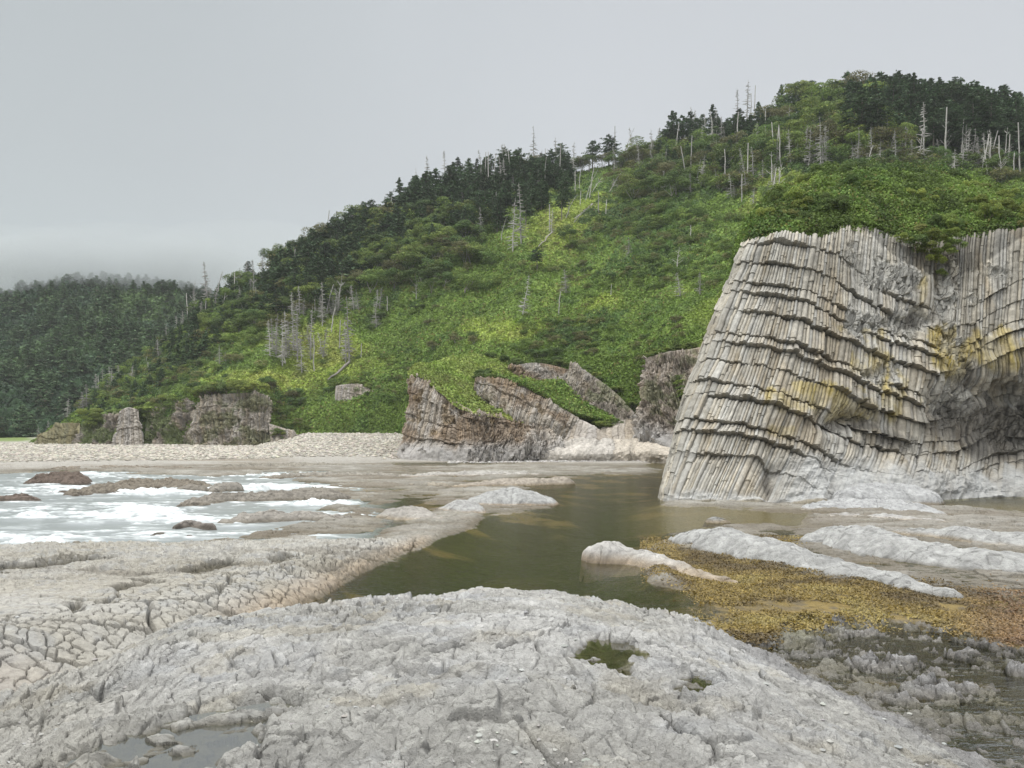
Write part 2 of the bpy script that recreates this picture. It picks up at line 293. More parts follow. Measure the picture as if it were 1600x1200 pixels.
    cf = cf*(.86+.22*a2[2]+.14*(a3[2]-.5)+.14*(a4[2]-.5))[..., None]
    cf = lerp(cf, C(.22, .215, .21), (sm(-1.5, .6, (Y-yc)+.5*wx)*sm(1050, 1200, u))[..., None]*.85)
    cf = lerp(cf, cf*np.array([.93, .90, .82]), sm(300, 100, u)[..., None]*.5)
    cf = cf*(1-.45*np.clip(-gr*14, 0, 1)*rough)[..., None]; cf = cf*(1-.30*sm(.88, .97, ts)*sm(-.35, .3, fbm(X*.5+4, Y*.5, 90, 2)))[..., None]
    cb = cb*1.0
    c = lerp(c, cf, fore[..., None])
    c = lerp(c, lerp(C(.20, .14, .035), C(.13, .10, .05), sm(-.2, .3, n2)), (weed*sm(1000, 1080, u)*(1-fore))[..., None]*.9)
    c = lerp(c, c*C(.62, .56, .47), (sm(.0, .35, fbm(X*.06, Y*.25, 216, 4))*sm(.62, .5, u/800)*sm(-20, 8, Y-yb)*sm(45, 25, Y-yb)*.8)[..., None])
    # wet and algae-covered where the sea stands
    lev = zz
    for_p = (1-sea)
    alg = lerp(C(.036, .036, .012), C(.18, .135, .06), sm(.02, .35, fbm(X*.45, Y*.8, 205, 5))[..., None]); alg = lerp(alg, C(.024, .027, .010), (sm(-.25, -.55, lev))[..., None]*.85); alg = lerp(alg, C(.03, .03, .012), sm(.1, .4, fbm(X*.9, Y*1.4, 206, 4))[..., None]*.6)
    alg = lerp(alg, C(.27, .235, .16), (sm(950, 1080, u)*sm(835, 815, w)*sm(774, 792, w))[..., None]*.8)
    alg = lerp(alg, C(.22, .19, .13), (sm(728, 718, w)+sm(870, 1000, u)*sm(745, 735, w))[..., None]*.5)
    under = sm(.03, -.03, lev)*(1-fore*sm(.2, .3, lev))
    c = lerp(c, c*C(.62, .58, .5), (sm(.16, .04, lev)*(1-under)*(1-fore*.3)*(1-weed))[..., None]*.8)
    c = lerp(c, alg, under[..., None])
    c = lerp(c, C(.065, .055, .028), wet[..., None]*.9)
    # yellow and pink scum, lichen specks
    c = np.clip(c, .01, .8)
    return zz, c
wr = np.concatenate([[680, 681.5, 683, 685, 688, 692, 697, 700], np.arange(702, 960, .55*QG), np.arange(960, 1500, 1.0*QG), np.arange(1500, 2300, 1.9*QG), [2600, 3200, 4200]])
ur = np.concatenate([[-4500, -3500, -2500, -1800, -1300, -900, -600, -400, -300, -220], np.arange(-170, 1770, 1.3*QG), [1800, 1860, 1950, 2100, 2400, 2900, 3500, 4500, 6000]])
Yg = (H*F/(wr-VH))[:, None]*np.ones(len(ur)); Xg = (ur[None]-800)/F*Yg
Zg, Cg = ground(Xg, Yg)
g = grid('rocky_shore', Xg, Yg, Zg, M_shore, Cg); tag(g, kind='structure')
def gz_at(x, y):
    return ground(np.atleast_1d(np.asarray(x, float)), np.atleast_1d(np.asarray(y, float)))[0]

# ---------------------------------------------------------------- water
def water_mat():
    m = bpy.data.materials.new('sea_water'); m.use_nodes = True; nt = m.node_tree; N = nt.nodes; L = nt.links; N.clear()
    out = N.new('ShaderNodeOutputMaterial'); a = N.new('ShaderNodeAttribute'); a.attribute_name = 'Col'; s = N.new('ShaderNodeSeparateColor'); L.new(a.outputs['Color'], s.inputs[0])
    geo = N.new('ShaderNodeNewGeometry'); mp = N.new('ShaderNodeMapping'); mp.inputs['Scale'].default_value = (1.3, 2.6, 1); L.new(geo.outputs['Position'], mp.inputs[0])
    n = N.new('ShaderNodeTexNoise'); n.inputs['Scale'].default_value = 2.2; n.inputs['Detail'].default_value = 4; L.new(mp.outputs[0], n.inputs['Vector'])
    bp = N.new('ShaderNodeBump'); bp.inputs['Distance'].default_value = .022; bp.inputs['Strength'].default_value = 1; L.new(n.outputs['Fac'], bp.inputs['Height'])
    tr = N.new('ShaderNodeBsdfTransparent'); tr.inputs[0].default_value = (.70, .68, .52, 1)
    gl = N.new('ShaderNodeBsdfGlossy'); gl.inputs['Roughness'].default_value = .06; L.new(bp.outputs[0], gl.inputs['Normal']); gl.inputs[0].default_value = (.9, .9, .9, 1)
    fr = N.new('ShaderNodeFresnel'); fr.inputs[0].default_value = 1.33; L.new(bp.outputs[0], fr.inputs['Normal'])
    f2 = N.new('ShaderNodeMath'); f2.operation = 'MULTIPLY'; f2.inputs[1].default_value = .36; f2.use_clamp = True; L.new(fr.outputs[0], f2.inputs[0])
    df = N.new('ShaderNodeBsdfDiffuse'); df.inputs[0].default_value = (.30, .325, .32, 1)       # turbid, silt laden surf
    m0 = N.new('ShaderNodeMixShader'); L.new(s.outputs[1], m0.inputs[0]); L.new(tr.outputs[0], m0.inputs[1]); L.new(df.outputs[0], m0.inputs[2])
    m1 = N.new('ShaderNodeMixShader'); L.new(f2.outputs[0], m1.inputs[0]); L.new(m0.outputs[0], m1.inputs[1]); L.new(gl.outputs[0], m1.inputs[2])
    fo = N.new('ShaderNodeBsdfDiffuse'); fo.inputs[0].default_value = (.66, .69, .69, 1)
    m2 = N.new('ShaderNodeMixShader'); L.new(s.outputs[0], m2.inputs[0]); L.new(m1.outputs[0], m2.inputs[1]); L.new(fo.outputs[0], m2.inputs[2])
    L.new(m2.outputs[0], out.inputs[0]); return m
M_water = water_mat()
wr = np.concatenate([[677.5, 680, 685, 690, 700], np.arange(706, 900, .8), np.arange(900, 1300, 3), [1400, 1600, 2000]])
ur = np.concatenate([[-4500, -2500, -1300, -600, -300], np.arange(-170, 700, 1.6), np.arange(700, 1770, 6), [2100, 2900, 4500, 6000]])
Yw = (H*F/(wr-VH))[:, None]*np.ones(len(ur)); Xw = (ur[None]-800)/F*Yw; uw = ur[None]+0*Yw; ww = wr[:, None]+0*Yw
sea = sm(640, 540, uw)*sm(880, 868, ww)*sm(733, 738, ww)
st = fbm(Xw*.22+Yw*.12, Yw*.55-Xw*.06, 301, 5); st2 = fbm(Xw*1.1+Yw*.4, Yw*2.2-Xw*.3, 311, 4); st3 = fbm(Xw*.5, Yw*1.0, 321, 5)
boost = np.zeros(Xw.shape)
for (a, b, ra, rb, k) in ((215, 802, 60, 10, .95), (165, 768, 110, 8, .5), (265, 768, 80, 8, .7), (430, 762, 90, 4, 1.1), (500, 787, 70, 4, 1.1), (60, 850, 90, 7, .85), (200, 835, 120, 8, .5), (55, 806, 35, 5, .8), (330, 815, 90, 8, .45), (440, 806, 80, 6, .45), (140, 742, 40, 3, .9), (640, 745, 50, 2.5, .9), (440, 742, 70, 3, .9), (235, 856, 60, 4, .5), (260, 800, 60, 8, .6), (50, 838, 60, 5, .5), (60, 762, 120, 5, .35), (100, 785, 100, 6, .25), (560, 750, 60, 2.5, .5)):
    boost += k*np.exp(-((uw-a)/ra)**2-((ww-b)/rb)**2)
st4 = np.abs(fbm(Xw*.7+Yw*.25, Yw*2.6-Xw*.15, 331, 5)); fil = np.clip(1-st4*5, 0, 1)
foam = sm(.34, 1.0, boost*.8+st*.75+st2*.75+.05+.35*fil*sm(-.1, .4, st+boost*.5)+.12)*np.maximum(sea, sm(700, 640, uw)*sm(755, 748, ww)*sm(735, 740, ww))
st5 = fbm(Xw*2.2+Yw*.5, Yw*5-Xw*.3, 341, 4); foam = foam*np.clip(.52+1.35*st5+.3*boost+.25*fil, .08, 1)
foam = np.clip(foam+.22*sea*sm(.0, .5, st3+st2*.5), 0, 1)
Zw = sea*(.08*st+.07*st3+.38*np.clip(boost-.3, 0, 1)*sm(-.3, .5, st2+st))+foam*.05*(st2+.3)
Cw = np.stack([foam, sea*.93, 0*foam], -1)
w_ = grid('water', Xw, Yw, Zw, M_water, Cw, smooth=True); tag(w_, kind='structure')
# perched puddles: thin water bodies
def puddle_mat():
    m = M_water.copy(); m.name = 'puddle_water'; m.node_tree.nodes['Bump'].inputs['Distance'].default_value = .003; return m
M_pud = puddle_mat()
for (poly, lv), lab in zip(PUD, ('shallow grey rain puddle with knobbly rock islets at the bottom left of the platform', 'small olive puddle full of pebbly lumps on the pale foreground rock', 'narrow dark water-filled crevice near the crest of the pale foreground rock', 'brown wet hollow among blocks right of the olive puddle', 'tiny dark pocket of water just below the olive puddle')):
    pts = np.array([((a-800)/F*((H-lv)*F/(b-VH)), (H-lv)*F/(b-VH)) for a, b in poly]); c = pts.mean(0); o = []
    for k in range(len(pts)):
        for q in (0, .5): o.append(lerp(pts[k], pts[(k+1) % len(pts)], q))
    o = np.array(o); o = c+(o-c)*(1+.10/np.linalg.norm(o-c, axis=1)[:, None]); n = len(o)
    V = np.concatenate([np.c_[o, np.full(n, lv)], np.c_[o, np.full(n, lv-.03)]]); i = np.arange(n)
    me = bpy.data.meshes.new('puddle'); me.from_pydata(V.tolist(), [], [list(range(n))]+[[int(k), int(k+n), int((k+1) % n+n), int((k+1) % n)] for k in i]); me.materials.append(M_pud)
    ca = me.color_attributes.new('Col', 'FLOAT_COLOR', 'POINT'); ca.data.foreach_set('color', np.tile([0, .12 if lv > 2 else 0, 0, 1], 2*n).astype(np.float32))
    ob = bpy.data.objects.new('puddle', me); COL.objects.link(ob); tag(ob, lab, 'puddle', 'puddles on the foreground rock')
# ---------------------------------------------------------------- loft helpers
def crom(A, s):
    """Catmull-Rom along axis 0 of A at positions s"""
    n = len(A); i = np.clip(np.floor(s).astype(int), 0, n-2); f = (s-i).reshape((-1,)+(1,)*(A.ndim-1))
    g = lambda k: A[np.clip(k, 0, n-1)]
    a, b, c, d = g(i-1), g(i), g(i+1), g(i+2)
    a = np.where((i == 0).reshape(f.shape), 2*b-c, a); d = np.where((i == n-2).reshape(f.shape), 2*c-b, d)
    return b+.5*f*(c-a+f*(2*a-5*b+4*c-d+f*(3*(b-c)+d-a)))
GREY = np.array([.36, .355, .335]); BRN = np.array([.20, .165, .13])
def colpatch(name, ctrl, label, ncol, tiers=(), ns=200, nt=150, amp=.25, camp=.12, back=6, seed=1, lean=0., base=GREY, colfn=None, extra=None, rough=.15, down=1.5, group=None, cat='cliff', mat_=None, kind=None):
    """a rock face of prismatic columns lofted through control points (u, v, depth); broken into overhanging tiers"""
    A = np.array(ctrl, float); Wd = Pa(A[..., 0], A[..., 1], A[..., 2])          # S x T x 3
    ns0 = Wd.shape[0]; nt0 = Wd.shape[1]
    bk = np.array([0, back, 0.])
    ray = lambda q: (q-np.array([0, 0, H]))/q[..., 1:2]*back
    Wd = np.concatenate([Wd[:1]+ray(Wd[:1])*np.array([1, 1, .0])+np.array([.12*back, 0, 0]), Wd, Wd[-1:]+ray(Wd[-1:])*np.array([1, 1, .0])-np.array([.12*back, 0, 0])], 0)
    Wd = np.concatenate([Wd[:, :1]+np.array([0, -.3, -down]), Wd, Wd[:, -1:]+ray(Wd[:, -1:])*np.array([.6, .6, 0])-np.array([0, 0, .3])], 1)
    s = np.concatenate([np.linspace(0, 1, max(int(ns*.12), 8))[:-1], np.linspace(1, ns0, ns), np.linspace(ns0, ns0+1, max(int(ns*.12), 8))[1:]])
    t = np.concatenate([np.linspace(0, 1, 8)[:-1], np.linspace(1, nt0, nt), np.linspace(nt0, nt0+1, 12)[1:]])
    B = crom(Wd, s); B = np.moveaxis(crom(np.moveaxis(B, 1, 0), t), 0, 1)
    Ss = ((s-1)/(ns0-1))[:, None]+0*t[None]; T = ((t-1)/(nt0-1))[None]+0*s[:, None]     # 0..1
    ds = np.gradient(B, axis=0); dt = np.gradient(B, axis=1); Nn = np.cross(ds, dt); Nn /= np.linalg.norm(Nn, axis=-1)[..., None]+1e-9
    m = Nn[len(s)//2, len(t)//2]
    if m[1] > 0: Nn = -Nn
    X, Y, Z = B[..., 0], B[..., 1], B[..., 2]
    q = Ss*ncol+lean*T*ncol+.22*fbm(Ss*ncol*.35, T*3, seed, 2)+.07*vn(Ss*ncol*.8, T*14, seed+3)
    ci = np.floor(q); f = q-ci
    # irregular widths: merge neighbours
    w2 = hsh(ci.astype(np.int64)//2, 0*ci.astype(np.int64), seed+9) > .72
    cid = np.where(w2, np.floor(ci/2)*2+.5, ci); f = np.where(w2, (q-np.floor(ci/2)*2)/2, f); wd = np.where(w2, 1.5, 1.)
    c64 = np.floor(cid*2).astype(np.int64); z64 = np.zeros_like(c64)
    jt = (hsh(c64, z64, seed+20)-.5)
    Tc = T+(extra(Ss, T) if extra else 0)
    tid = np.zeros(T.shape); frac = T*0
    if len(tiers):
        tb = np.array(list(tiers)+[2.]); Tj = Tc+jt*.006*(1+1.2*(hsh(c64//3, z64, seed+21) > .8))+.005*vn(Ss*ncol*.25, T*3, seed+31)
        k = np.searchsorted(tb, Tj.ravel(), side='right').reshape(T.shape)
        lo = np.concatenate([[-1.], tb])[k]; hi = tb[np.clip(k, 0, len(tb)-1)]; lo = np.where(k == 0, hi-.3, lo); hi = np.where(k >= len(tb)-1, lo+.12, hi)
        frac = np.clip((Tj-lo)/np.maximum(hi-lo, 1e-3), 0, 1); tid = k.astype(float)
    k64 = (tid*7+3).astype(np.int64)
    ts_ = .25+.95*sm(-.45, .25, vn(Ss*ncol*.07, tid*5.37, seed+33)+.4*vn(Ss*ncol*.3, tid*3.1, seed+34))
    # secondary breaks inside a tier
    br = np.floor(T*34+hsh(c64, z64, seed+40)*5).astype(np.int64)
    o1 = hsh(c64, k64, seed+50)-.5; o2 = (hsh(c64, br, seed+60) > .80)*-.6
    bl = hsh(c64//4, k64, seed+70)-.5
    prof = 1-np.abs(2*f-1)**2.2; tiltf = (f-.5)*(hsh(c64, k64, seed+80)-.5)*1.2
    ampm = 1.
    cham = colfn(Ss, T, X, Y, Z) if colfn else None
    ch = cham['chaos'] if cham else 0*T; smooth_ = cham['smooth'] if cham else 0*T
    tm = cham['tier'] if cham else 1.
    cz = (1-ch*.85)*(1-smooth_)
    sb = hsh(c64, z64, seed+51)-.5
    disp = cz*camp*wd*(prof*.7+tiltf*.6+sb*.8+o1*.55+o2*.8)+cz*amp*tm*ts_*((1-frac)**1.2*(.85+.2*bl+.2*o1)-.35*np.exp(-((1-frac)/.07)**2)*(frac > 0))+cz*camp*.8*bl
    w1 = worley(X*.9+Z*.3, Z*1.1-X*.2, seed+90); w3 = worley(X*3.0+.8*vn(X, Z, seed+96)-Z*.8, Z*1.15+X*.3, seed+95); w5 = worley(X*6.5-Z*1.5, Z*2.6+X*.5, seed+97)
    disp = disp+ch*((w1[2]-.5)*.8+w1[3]*.5+(w3[2]-.5)*.6+w3[4]*.25+(w5[2]-.5)*.3-.25*np.clip(1-(w3[1]-w3[0])/.1, 0, 1))*camp*4
    disp = disp+rough*(fbm(X*.35, Z*.35, seed+100, 4)*1.6+(1-smooth_)*.35*fbm(X*3, Z*3+Y, seed+110, 3))
    if cham: disp = disp+cham['push']
    fade = np.clip(np.minimum(Ss*40+1, (1-Ss)*40+1), 0, 1)*np.clip((1-T)*60+1, 0, 1)
    B2 = B+Nn*(disp*fade)[..., None]
    # colour: stone tone differs from column to column
    tone = .84+.34*hsh(c64, k64, seed+120)+.16*o1+.15*vn(q*6, T*6, seed+125)+.10*fbm(X*.5, Z*.5, seed+126, 3)
    c = base*np.ones(T.shape+(3,)); warm = hsh(c64, z64, seed+130)[..., None]
    c = lerp(c, c*np.array([1.03, .96, .85]), warm)*tone[..., None]
    jn = np.clip(1-np.minimum(f, 1-f)/.13, 0, 1)*(1-ch)*(1-smooth_)*(.4+.9*hsh(c64, k64, seed+127)); c = c*(1-.40*jn)[..., None]; ug = np.exp(-((1-frac)/.06)**2)*(frac > 0)*(1-ch)*(1-smooth_); c = c*(1-.45*ug*(len(tiers) > 3))[..., None]       # soil and lichen in the joints; shadow line under each ledge painted in
    c = lerp(c, base*(.7+.45*w3[2]+.3*w5[2])[..., None]*(1-.5*np.clip(1-(w3[1]-w3[0])/.09, 0, 1)-.2*np.clip(1-(w5[1]-w5[0])/.12, 0, 1))[..., None], (ch*.85)[..., None])
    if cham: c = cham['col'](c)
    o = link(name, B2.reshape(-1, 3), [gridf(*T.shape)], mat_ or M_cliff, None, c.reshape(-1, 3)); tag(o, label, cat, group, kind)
    return o

# ---------------------------------------------------------------- the big columnar cliff
CT = [  # rows from base (t=0) to top, one list per line of columns
    [(1046, 776, 58), (1062, 700, 60), (1078, 615, 61), (1110, 530, 62), (1140, 450, 63), (1176, 372, 64)],
    [(1029, 779, 47.5), (1052, 702, 50), (1076, 615, 51.5), (1106, 535, 53), (1138, 450, 54.5), (1168, 376, 56)],
    [(1086, 787, 44.8), (1118, 705, 47), (1146, 622, 48.6), (1172, 540, 50.5), (1198, 456, 52.2), (1220, 369, 54)],
    [(1150, 789, 44.0), (1185, 706, 46.6), (1215, 626, 48), (1240, 545, 50), (1262, 455, 52), (1280, 370, 54)],
    [(1225, 790, 43.8), (1262, 708, 47), (1290, 630, 48.6), (1308, 548, 50.6), (1325, 458, 52.6), (1338, 352, 55)],
    [(1300, 786, 44.3), (1332, 710, 48.5), (1360, 630, 49.6), (1378, 548, 51.5), (1392, 462, 53), (1402, 368, 55.3)],
    [(1400, 778, 45), (1420, 708, 50), (1440, 630, 51), (1456, 548, 52.2), (1468, 465, 53.5), (1474, 376, 55.6)],
    [(1480, 772, 47.5), (1492, 705, 52.2), (1505, 625, 52.6), (1515, 545, 52.8), (1522, 455, 53.5), (1528, 364, 55.5)],
    [(1560, 768, 49.5), (1566, 700, 53.6), (1574, 625, 53.8), (1582, 545, 52.6), (1590, 455, 53.2), (1596, 358, 55)],
    [(1650, 768, 49), (1655, 700, 53), (1660, 625, 53), (1668, 545, 52), (1672, 455, 52.5), (1676, 358, 54)],
    [(1760, 772, 47), (1764, 700, 50), (1768, 625, 51), (1772, 545, 51), (1778, 455, 52), (1780, 360, 53)],
    [(2000, 780, 45), (2004, 700, 47), (2008, 625, 48), (2010, 545, 49), (2012, 455, 50), (2014, 370, 51)]]
def gb(u, v, a, b, ra, rb): return np.exp(-((u-a)/ra)**2-((v-b)/rb)**2)
def cliff_fn(S, T, X, Y, Z):
    u = X/Y*F+800; v = VH-(Z-H)*F/Y
    n = fbm(X*.35, Z*.35, 401, 4); n2 = fbm(X*1.2, Z*.8, 402, 4)
    un = u+22*n; vv = v+18*n2
    ch = np.maximum.reduce([gb(un, vv, 1395, 440, 60, 28), gb(un, vv, 1335, 400, 26, 30)*.7, gb(un, vv, 1345, 505, 50, 26), gb(un, vv, 1425, 500, 45, 28)*1.1, gb(un, vv, 1480, 450, 22, 60),
                            gb(un, vv, 1490, 560, 32, 60)*.9, gb(un, vv, 1380, 590, 40, 28)*.8, gb(un, vv, 1330, 650, 60, 16)*.8, gb(un, vv, 1490, 640, 60, 45)*.8, gb(un, vv, 1575, 660, 60, 60)*.9, gb(un, vv, 1405, 700, 40, 30)*.5, gb(un, vv, 1560, 425, 60, 26)*.62, gb(un, vv, 1520, 470, 26, 40)*.6])
    ch = sm(.35, .75, ch+.2*n2)
    smo = sm(712, 750, vv+.12*np.abs(u-1400)*(u < 1400))*sm(1130, 1300, u)*1.+sm(765, 782, vv)*sm(1000, 1080, u)*.8; smo = np.clip(smo, 0, 1)*.85
    push = -.5*gb(un, vv, 1430, 498, 26, 20)-.4*gb(u, vv, 1560, 690, 60, 60)-.7*gb(u, vv, 1320, 660, 55, 20)-.9*gb(u, vv, 1205, 745, 14, 40)-.7*gb(u, vv, 1470, 640, 30, 30)-.9*gb(u, vv, 1570, 612, 50, 14)+.6*gb(u, vv, 1570, 570, 60, 25)
    push = push-.5*gb(u, vv, 1470, 440, 10, 60)-.35*gb(u, vv, 1340, 430, 8, 50)
    push = push+smo*(.5*fbm(X*.5, Z*1.6, 405, 4)+.25*fbm(X*1.6, Z*2.8, 406, 3))
    tier = sm(-6, 50, u-np.interp(v, [376, 450, 535, 615, 702, 779], [1168, 1138, 1106, 1076, 1052, 1029]))*.75+.25+.35*gb(u, v, 1300, 620, 130, 60)-.45*sm(700, 760, v)-.5*sm(1440, 1500, u)*sm(520, 440, v)
    yel = sm(.42, .68, np.maximum.reduce([gb(un, vv, 1250, 622, 70, 26), gb(un, vv, 1330, 640, 70, 28)*1.0, gb(un, vv, 1360, 560, 60, 45)*.75, gb(un, vv, 1400, 620, 50, 55)*.75, gb(un, vv, 1555, 545, 60, 42)*1.1, gb(un, vv, 1480, 560, 45, 50)*.85, gb(un, vv, 1225, 668, 45, 18)*.8, gb(un, vv, 1440, 455, 14, 40)*.7, gb(un, vv, 1305, 512, 22, 14)*.7])+.28*n2+.12*vn(S*150, T*5, 408))
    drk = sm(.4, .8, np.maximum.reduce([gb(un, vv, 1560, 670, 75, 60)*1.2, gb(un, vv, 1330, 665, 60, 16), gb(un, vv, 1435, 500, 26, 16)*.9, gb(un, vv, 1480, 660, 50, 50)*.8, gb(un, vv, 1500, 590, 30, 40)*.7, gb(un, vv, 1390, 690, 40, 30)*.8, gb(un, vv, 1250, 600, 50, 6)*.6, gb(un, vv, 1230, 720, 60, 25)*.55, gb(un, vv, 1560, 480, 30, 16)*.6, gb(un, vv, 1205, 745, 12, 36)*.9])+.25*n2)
    def col(c):
        c = lerp(c, c*np.array([1.08, 1.07, 1.05]), (sm(.1, .5, n)*.6)[..., None])
        br = sm(.05, .45, fbm(X*.8, Z*.25, 411, 4))[..., None]; c = lerp(c, c*np.array([.80, .72, .60]), br*.6)
        c = lerp(c, np.array([.33, .265, .10])*(c.mean(-1)/.31)[..., None], (yel*(.30+.55*vn(S*165, T*9, 409)**2+.35*sm(-.2, .3, n2)))[..., None])
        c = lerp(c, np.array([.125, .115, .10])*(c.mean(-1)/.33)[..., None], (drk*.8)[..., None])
        c = lerp(c, np.array([.40, .405, .40])*(.9+.25*n2)[..., None], (smo*.9*(1-drk))[..., None])
        c = lerp(c, np.array([.22, .19, .13]), (sm(781, 786, v)*.8)[..., None])
        g = sm(.2, .5, n2)*sm(420, 380, v)*gb(u, v, 1440, 380, 60, 50); c = lerp(c, np.array([.10, .14, .04]), (g*.8)[..., None])
        return np.clip(c, .02, .8)
    return dict(chaos=ch, smooth=smo, push=push, tier=tier, col=col)
def tierwarp(S, T):
    s = S*11-1
    return np.interp(s, [-1, 0, 1, 2, 3, 4, 5, 6, 7, 11], [.0, .0, .0, .02, .075, .15, .21, .20, .12, .10])+.006*vn(s*2.1, T*2, 77)
TIERS = [.19, .265, .305, .40, .45, .535, .60, .635, .72, .785, .82, .885, .95]
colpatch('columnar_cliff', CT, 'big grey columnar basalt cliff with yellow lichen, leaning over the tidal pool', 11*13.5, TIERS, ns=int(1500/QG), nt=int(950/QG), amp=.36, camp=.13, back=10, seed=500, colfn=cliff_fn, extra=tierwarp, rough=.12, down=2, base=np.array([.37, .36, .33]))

# ---------------------------------------------------------------- hills
def tab(u, T, k): T = np.array(T, float); return np.interp(u, T[:, 0], T[:, k])
RIDGE = [(40, 697, 168), (60, 688, 172), (100, 660, 178), (150, 625, 188), (200, 582, 198), (250, 540, 206), (300, 498, 214), (350, 463, 220), (400, 436, 226), (450, 415, 230), (500, 390, 235), (550, 362, 240), (600, 335, 245), (650, 308, 250), (700, 292, 256),
         (750, 282, 262), (800, 270, 265), (850, 268, 268), (900, 270, 270), (950, 262, 270), (1000, 247, 268), (1050, 232, 264), (1100, 220, 260), (1150, 203, 255), (1200, 186, 250), (1250, 172, 245), (1300, 166, 240), (1400, 160, 232), (1500, 166, 226), (1600, 186, 220), (1750, 230, 215), (2100, 330, 210), (3000, 520, 205)]
BASE = [(40, 700, 165), (60, 699, 165), (200, 697, 158), (300, 692, 153), (450, 684, 150), (620, 678, 150), (700, 672, 138), (800, 668, 130), (1000, 668, 121), (1200, 665, 108), (1600, 660, 98), (3000, 650, 95)]
LOW = [(40, 699, 167), (60, 692, 170), (120, 666, 168), (160, 650, 165), (200, 640, 162), (300, 618, 158), (420, 612, 156), (440, 640, 156), (500, 640, 156), (560, 628, 156), (640, 615, 155), (700, 585, 147), (800, 568, 139), (900, 562, 135.5), (1000, 556, 127), (1060, 541, 121.5), (1200, 520, 114), (1600, 520, 106), (3000, 520, 105)]
hu = np.concatenate([np.arange(44, 1760, 1.6*QG), [1780, 1820, 1900, 2000, 2200, 2500, 3000]]); ht = np.concatenate([np.linspace(-.22, 0, 90)[:-1], np.linspace(0, 1, int(560/QG)), np.linspace(1, 1.5, 40)[1:]])
def hill_raw(u, t):
    """smooth hill: t<0 foot bank, 0..1 slope, >1 the back of the ridge"""
    vb, yb = tab(u, BASE, 1), tab(u, BASE, 2); vl, yl = tab(u, LOW, 1), tab(u, LOW, 2); vr, yr = tab(u, RIDGE, 1), tab(u, RIDGE, 2)
    zb = H-(vb-VH)/F*yb; zl = H-(vl-VH)/F*yl; zr = H-(vr-VH)/F*yr
    k = np.clip(1+t/.22, 0, 1); tt = np.clip(t, 0, 1)
    y = np.where(t < 0, lerp(yb, yl, k), lerp(yl, yr, tt)); z = np.where(t < 0, lerp(zb-1, zl, k), zl+(zr-zl)*tt)
    y = np.where(t > 1, yr+(t-1)*160, y); z = np.where(t > 1, zr-(t-1)*(t-1)*260-(t-1)*25, z)
    env = np.sin(np.clip(tt, 0, 1)*math.pi)**.7*np.clip((zr-zl)/40, 0, 1)
    x = (u-800)/F*y
    z = z+env*(6*fbm(x*.016+2, y*.010, 601, 3)+3.0*fbm(x*.05, y*.03, 602, 3))
    v = VH-(z-H)*F/y
    # spurs running down the slope
    def spur(pts, wdt, h):
        d = np.full(u.shape, 1e9)
        for (a, b), (c, e) in zip(pts[:-1], pts[1:]):
            ex, ey = c-a, e-b; q = np.clip(((u-a)*ex+(v-b)*ey)/(ex*ex+ey*ey), 0, 1); d = np.minimum(d, np.hypot(u-a-q*ex, v-b-q*ey))
        return h*np.exp(-(d/wdt)**2)
    z = z+env*(spur([(985, 425), (900, 490), (830, 525), (740, 560)], 34, 4.5)-spur([(760, 470), (700, 560), (650, 610)], 45, 3.5)+spur([(960, 300), (860, 350), (800, 400)], 30, 3)+spur([(470, 480), (430, 560), (420, 600)], 45, 3.5)
               -spur([(1010, 520), (960, 560)], 30, 3.)+spur([(1150, 460), (1060, 530), (1020, 555)], 34, 4)+spur([(330, 480), (240, 570), (150, 640)], 22, 3))
    return x, y, z
HU, HT = np.meshgrid(hu, ht, indexing='ij')
HX, HY, HZ = hill_raw(HU, HT)
HV = VH-(HZ-H)*F/HY
def E(u, v, a, b, ra, rb): return np.exp(-(((u-a)/ra)**2+((v-b)/rb)**2))
GRASS = [(905, 330, 70, 34, 1), (860, 370, 40, 30, .8), (480, 540, 60, 45, .9), (540, 560, 70, 40, .7), (440, 600, 40, 18, 1), (1230, 290, 60, 22, .9), (1110, 500, 60, 45, .75), (800, 520, 60, 20, .9), (700, 470, 90, 40, .25), (330, 520, 40, 26, .8), (280, 580, 60, 20, .6), (380, 590, 50, 18, .8), (1150, 320, 60, 20, .5), (940, 470, 50, 20, .7), (860, 440, 60, 40, .3), (1080, 560, 60, 20, .7)]
DARK = [(1340, 258, 150, 18, 1), (1560, 275, 90, 18, 1), (190, 610, 90, 50, 1), (270, 545, 60, 45, .8), (340, 470, 60, 25, .8), (400, 440, 60, 20, .8), (960, 350, 70, 30, .7), (1040, 300, 120, 36, .8), (1050, 380, 90, 40, .7), (900, 525, 50, 30, 1), (960, 500, 40, 25, .4), (640, 400, 120, 60, .7), (480, 450, 80, 50, .6), (330, 560, 50, 25, .5), (1200, 230, 100, 40, .7), (1450, 220, 200, 60, 1), (650, 310, 130, 40, 1), (850, 290, 60, 20, .8), (360, 610, 60, 12, .5), (600, 480, 60, 20, .4), (440, 630, 30, 20, .6), (990, 420, 60, 20, .5)]
def zones(u, v):
    g = sum(k*E(u, v, a, b, ra, rb) for a, b, ra, rb, k in GRASS); d = sum(k*E(u, v, a, b, ra, rb) for a, b, ra, rb, k in DARK)
    return np.clip(g, 0, 1), np.clip(d, 0, 1)
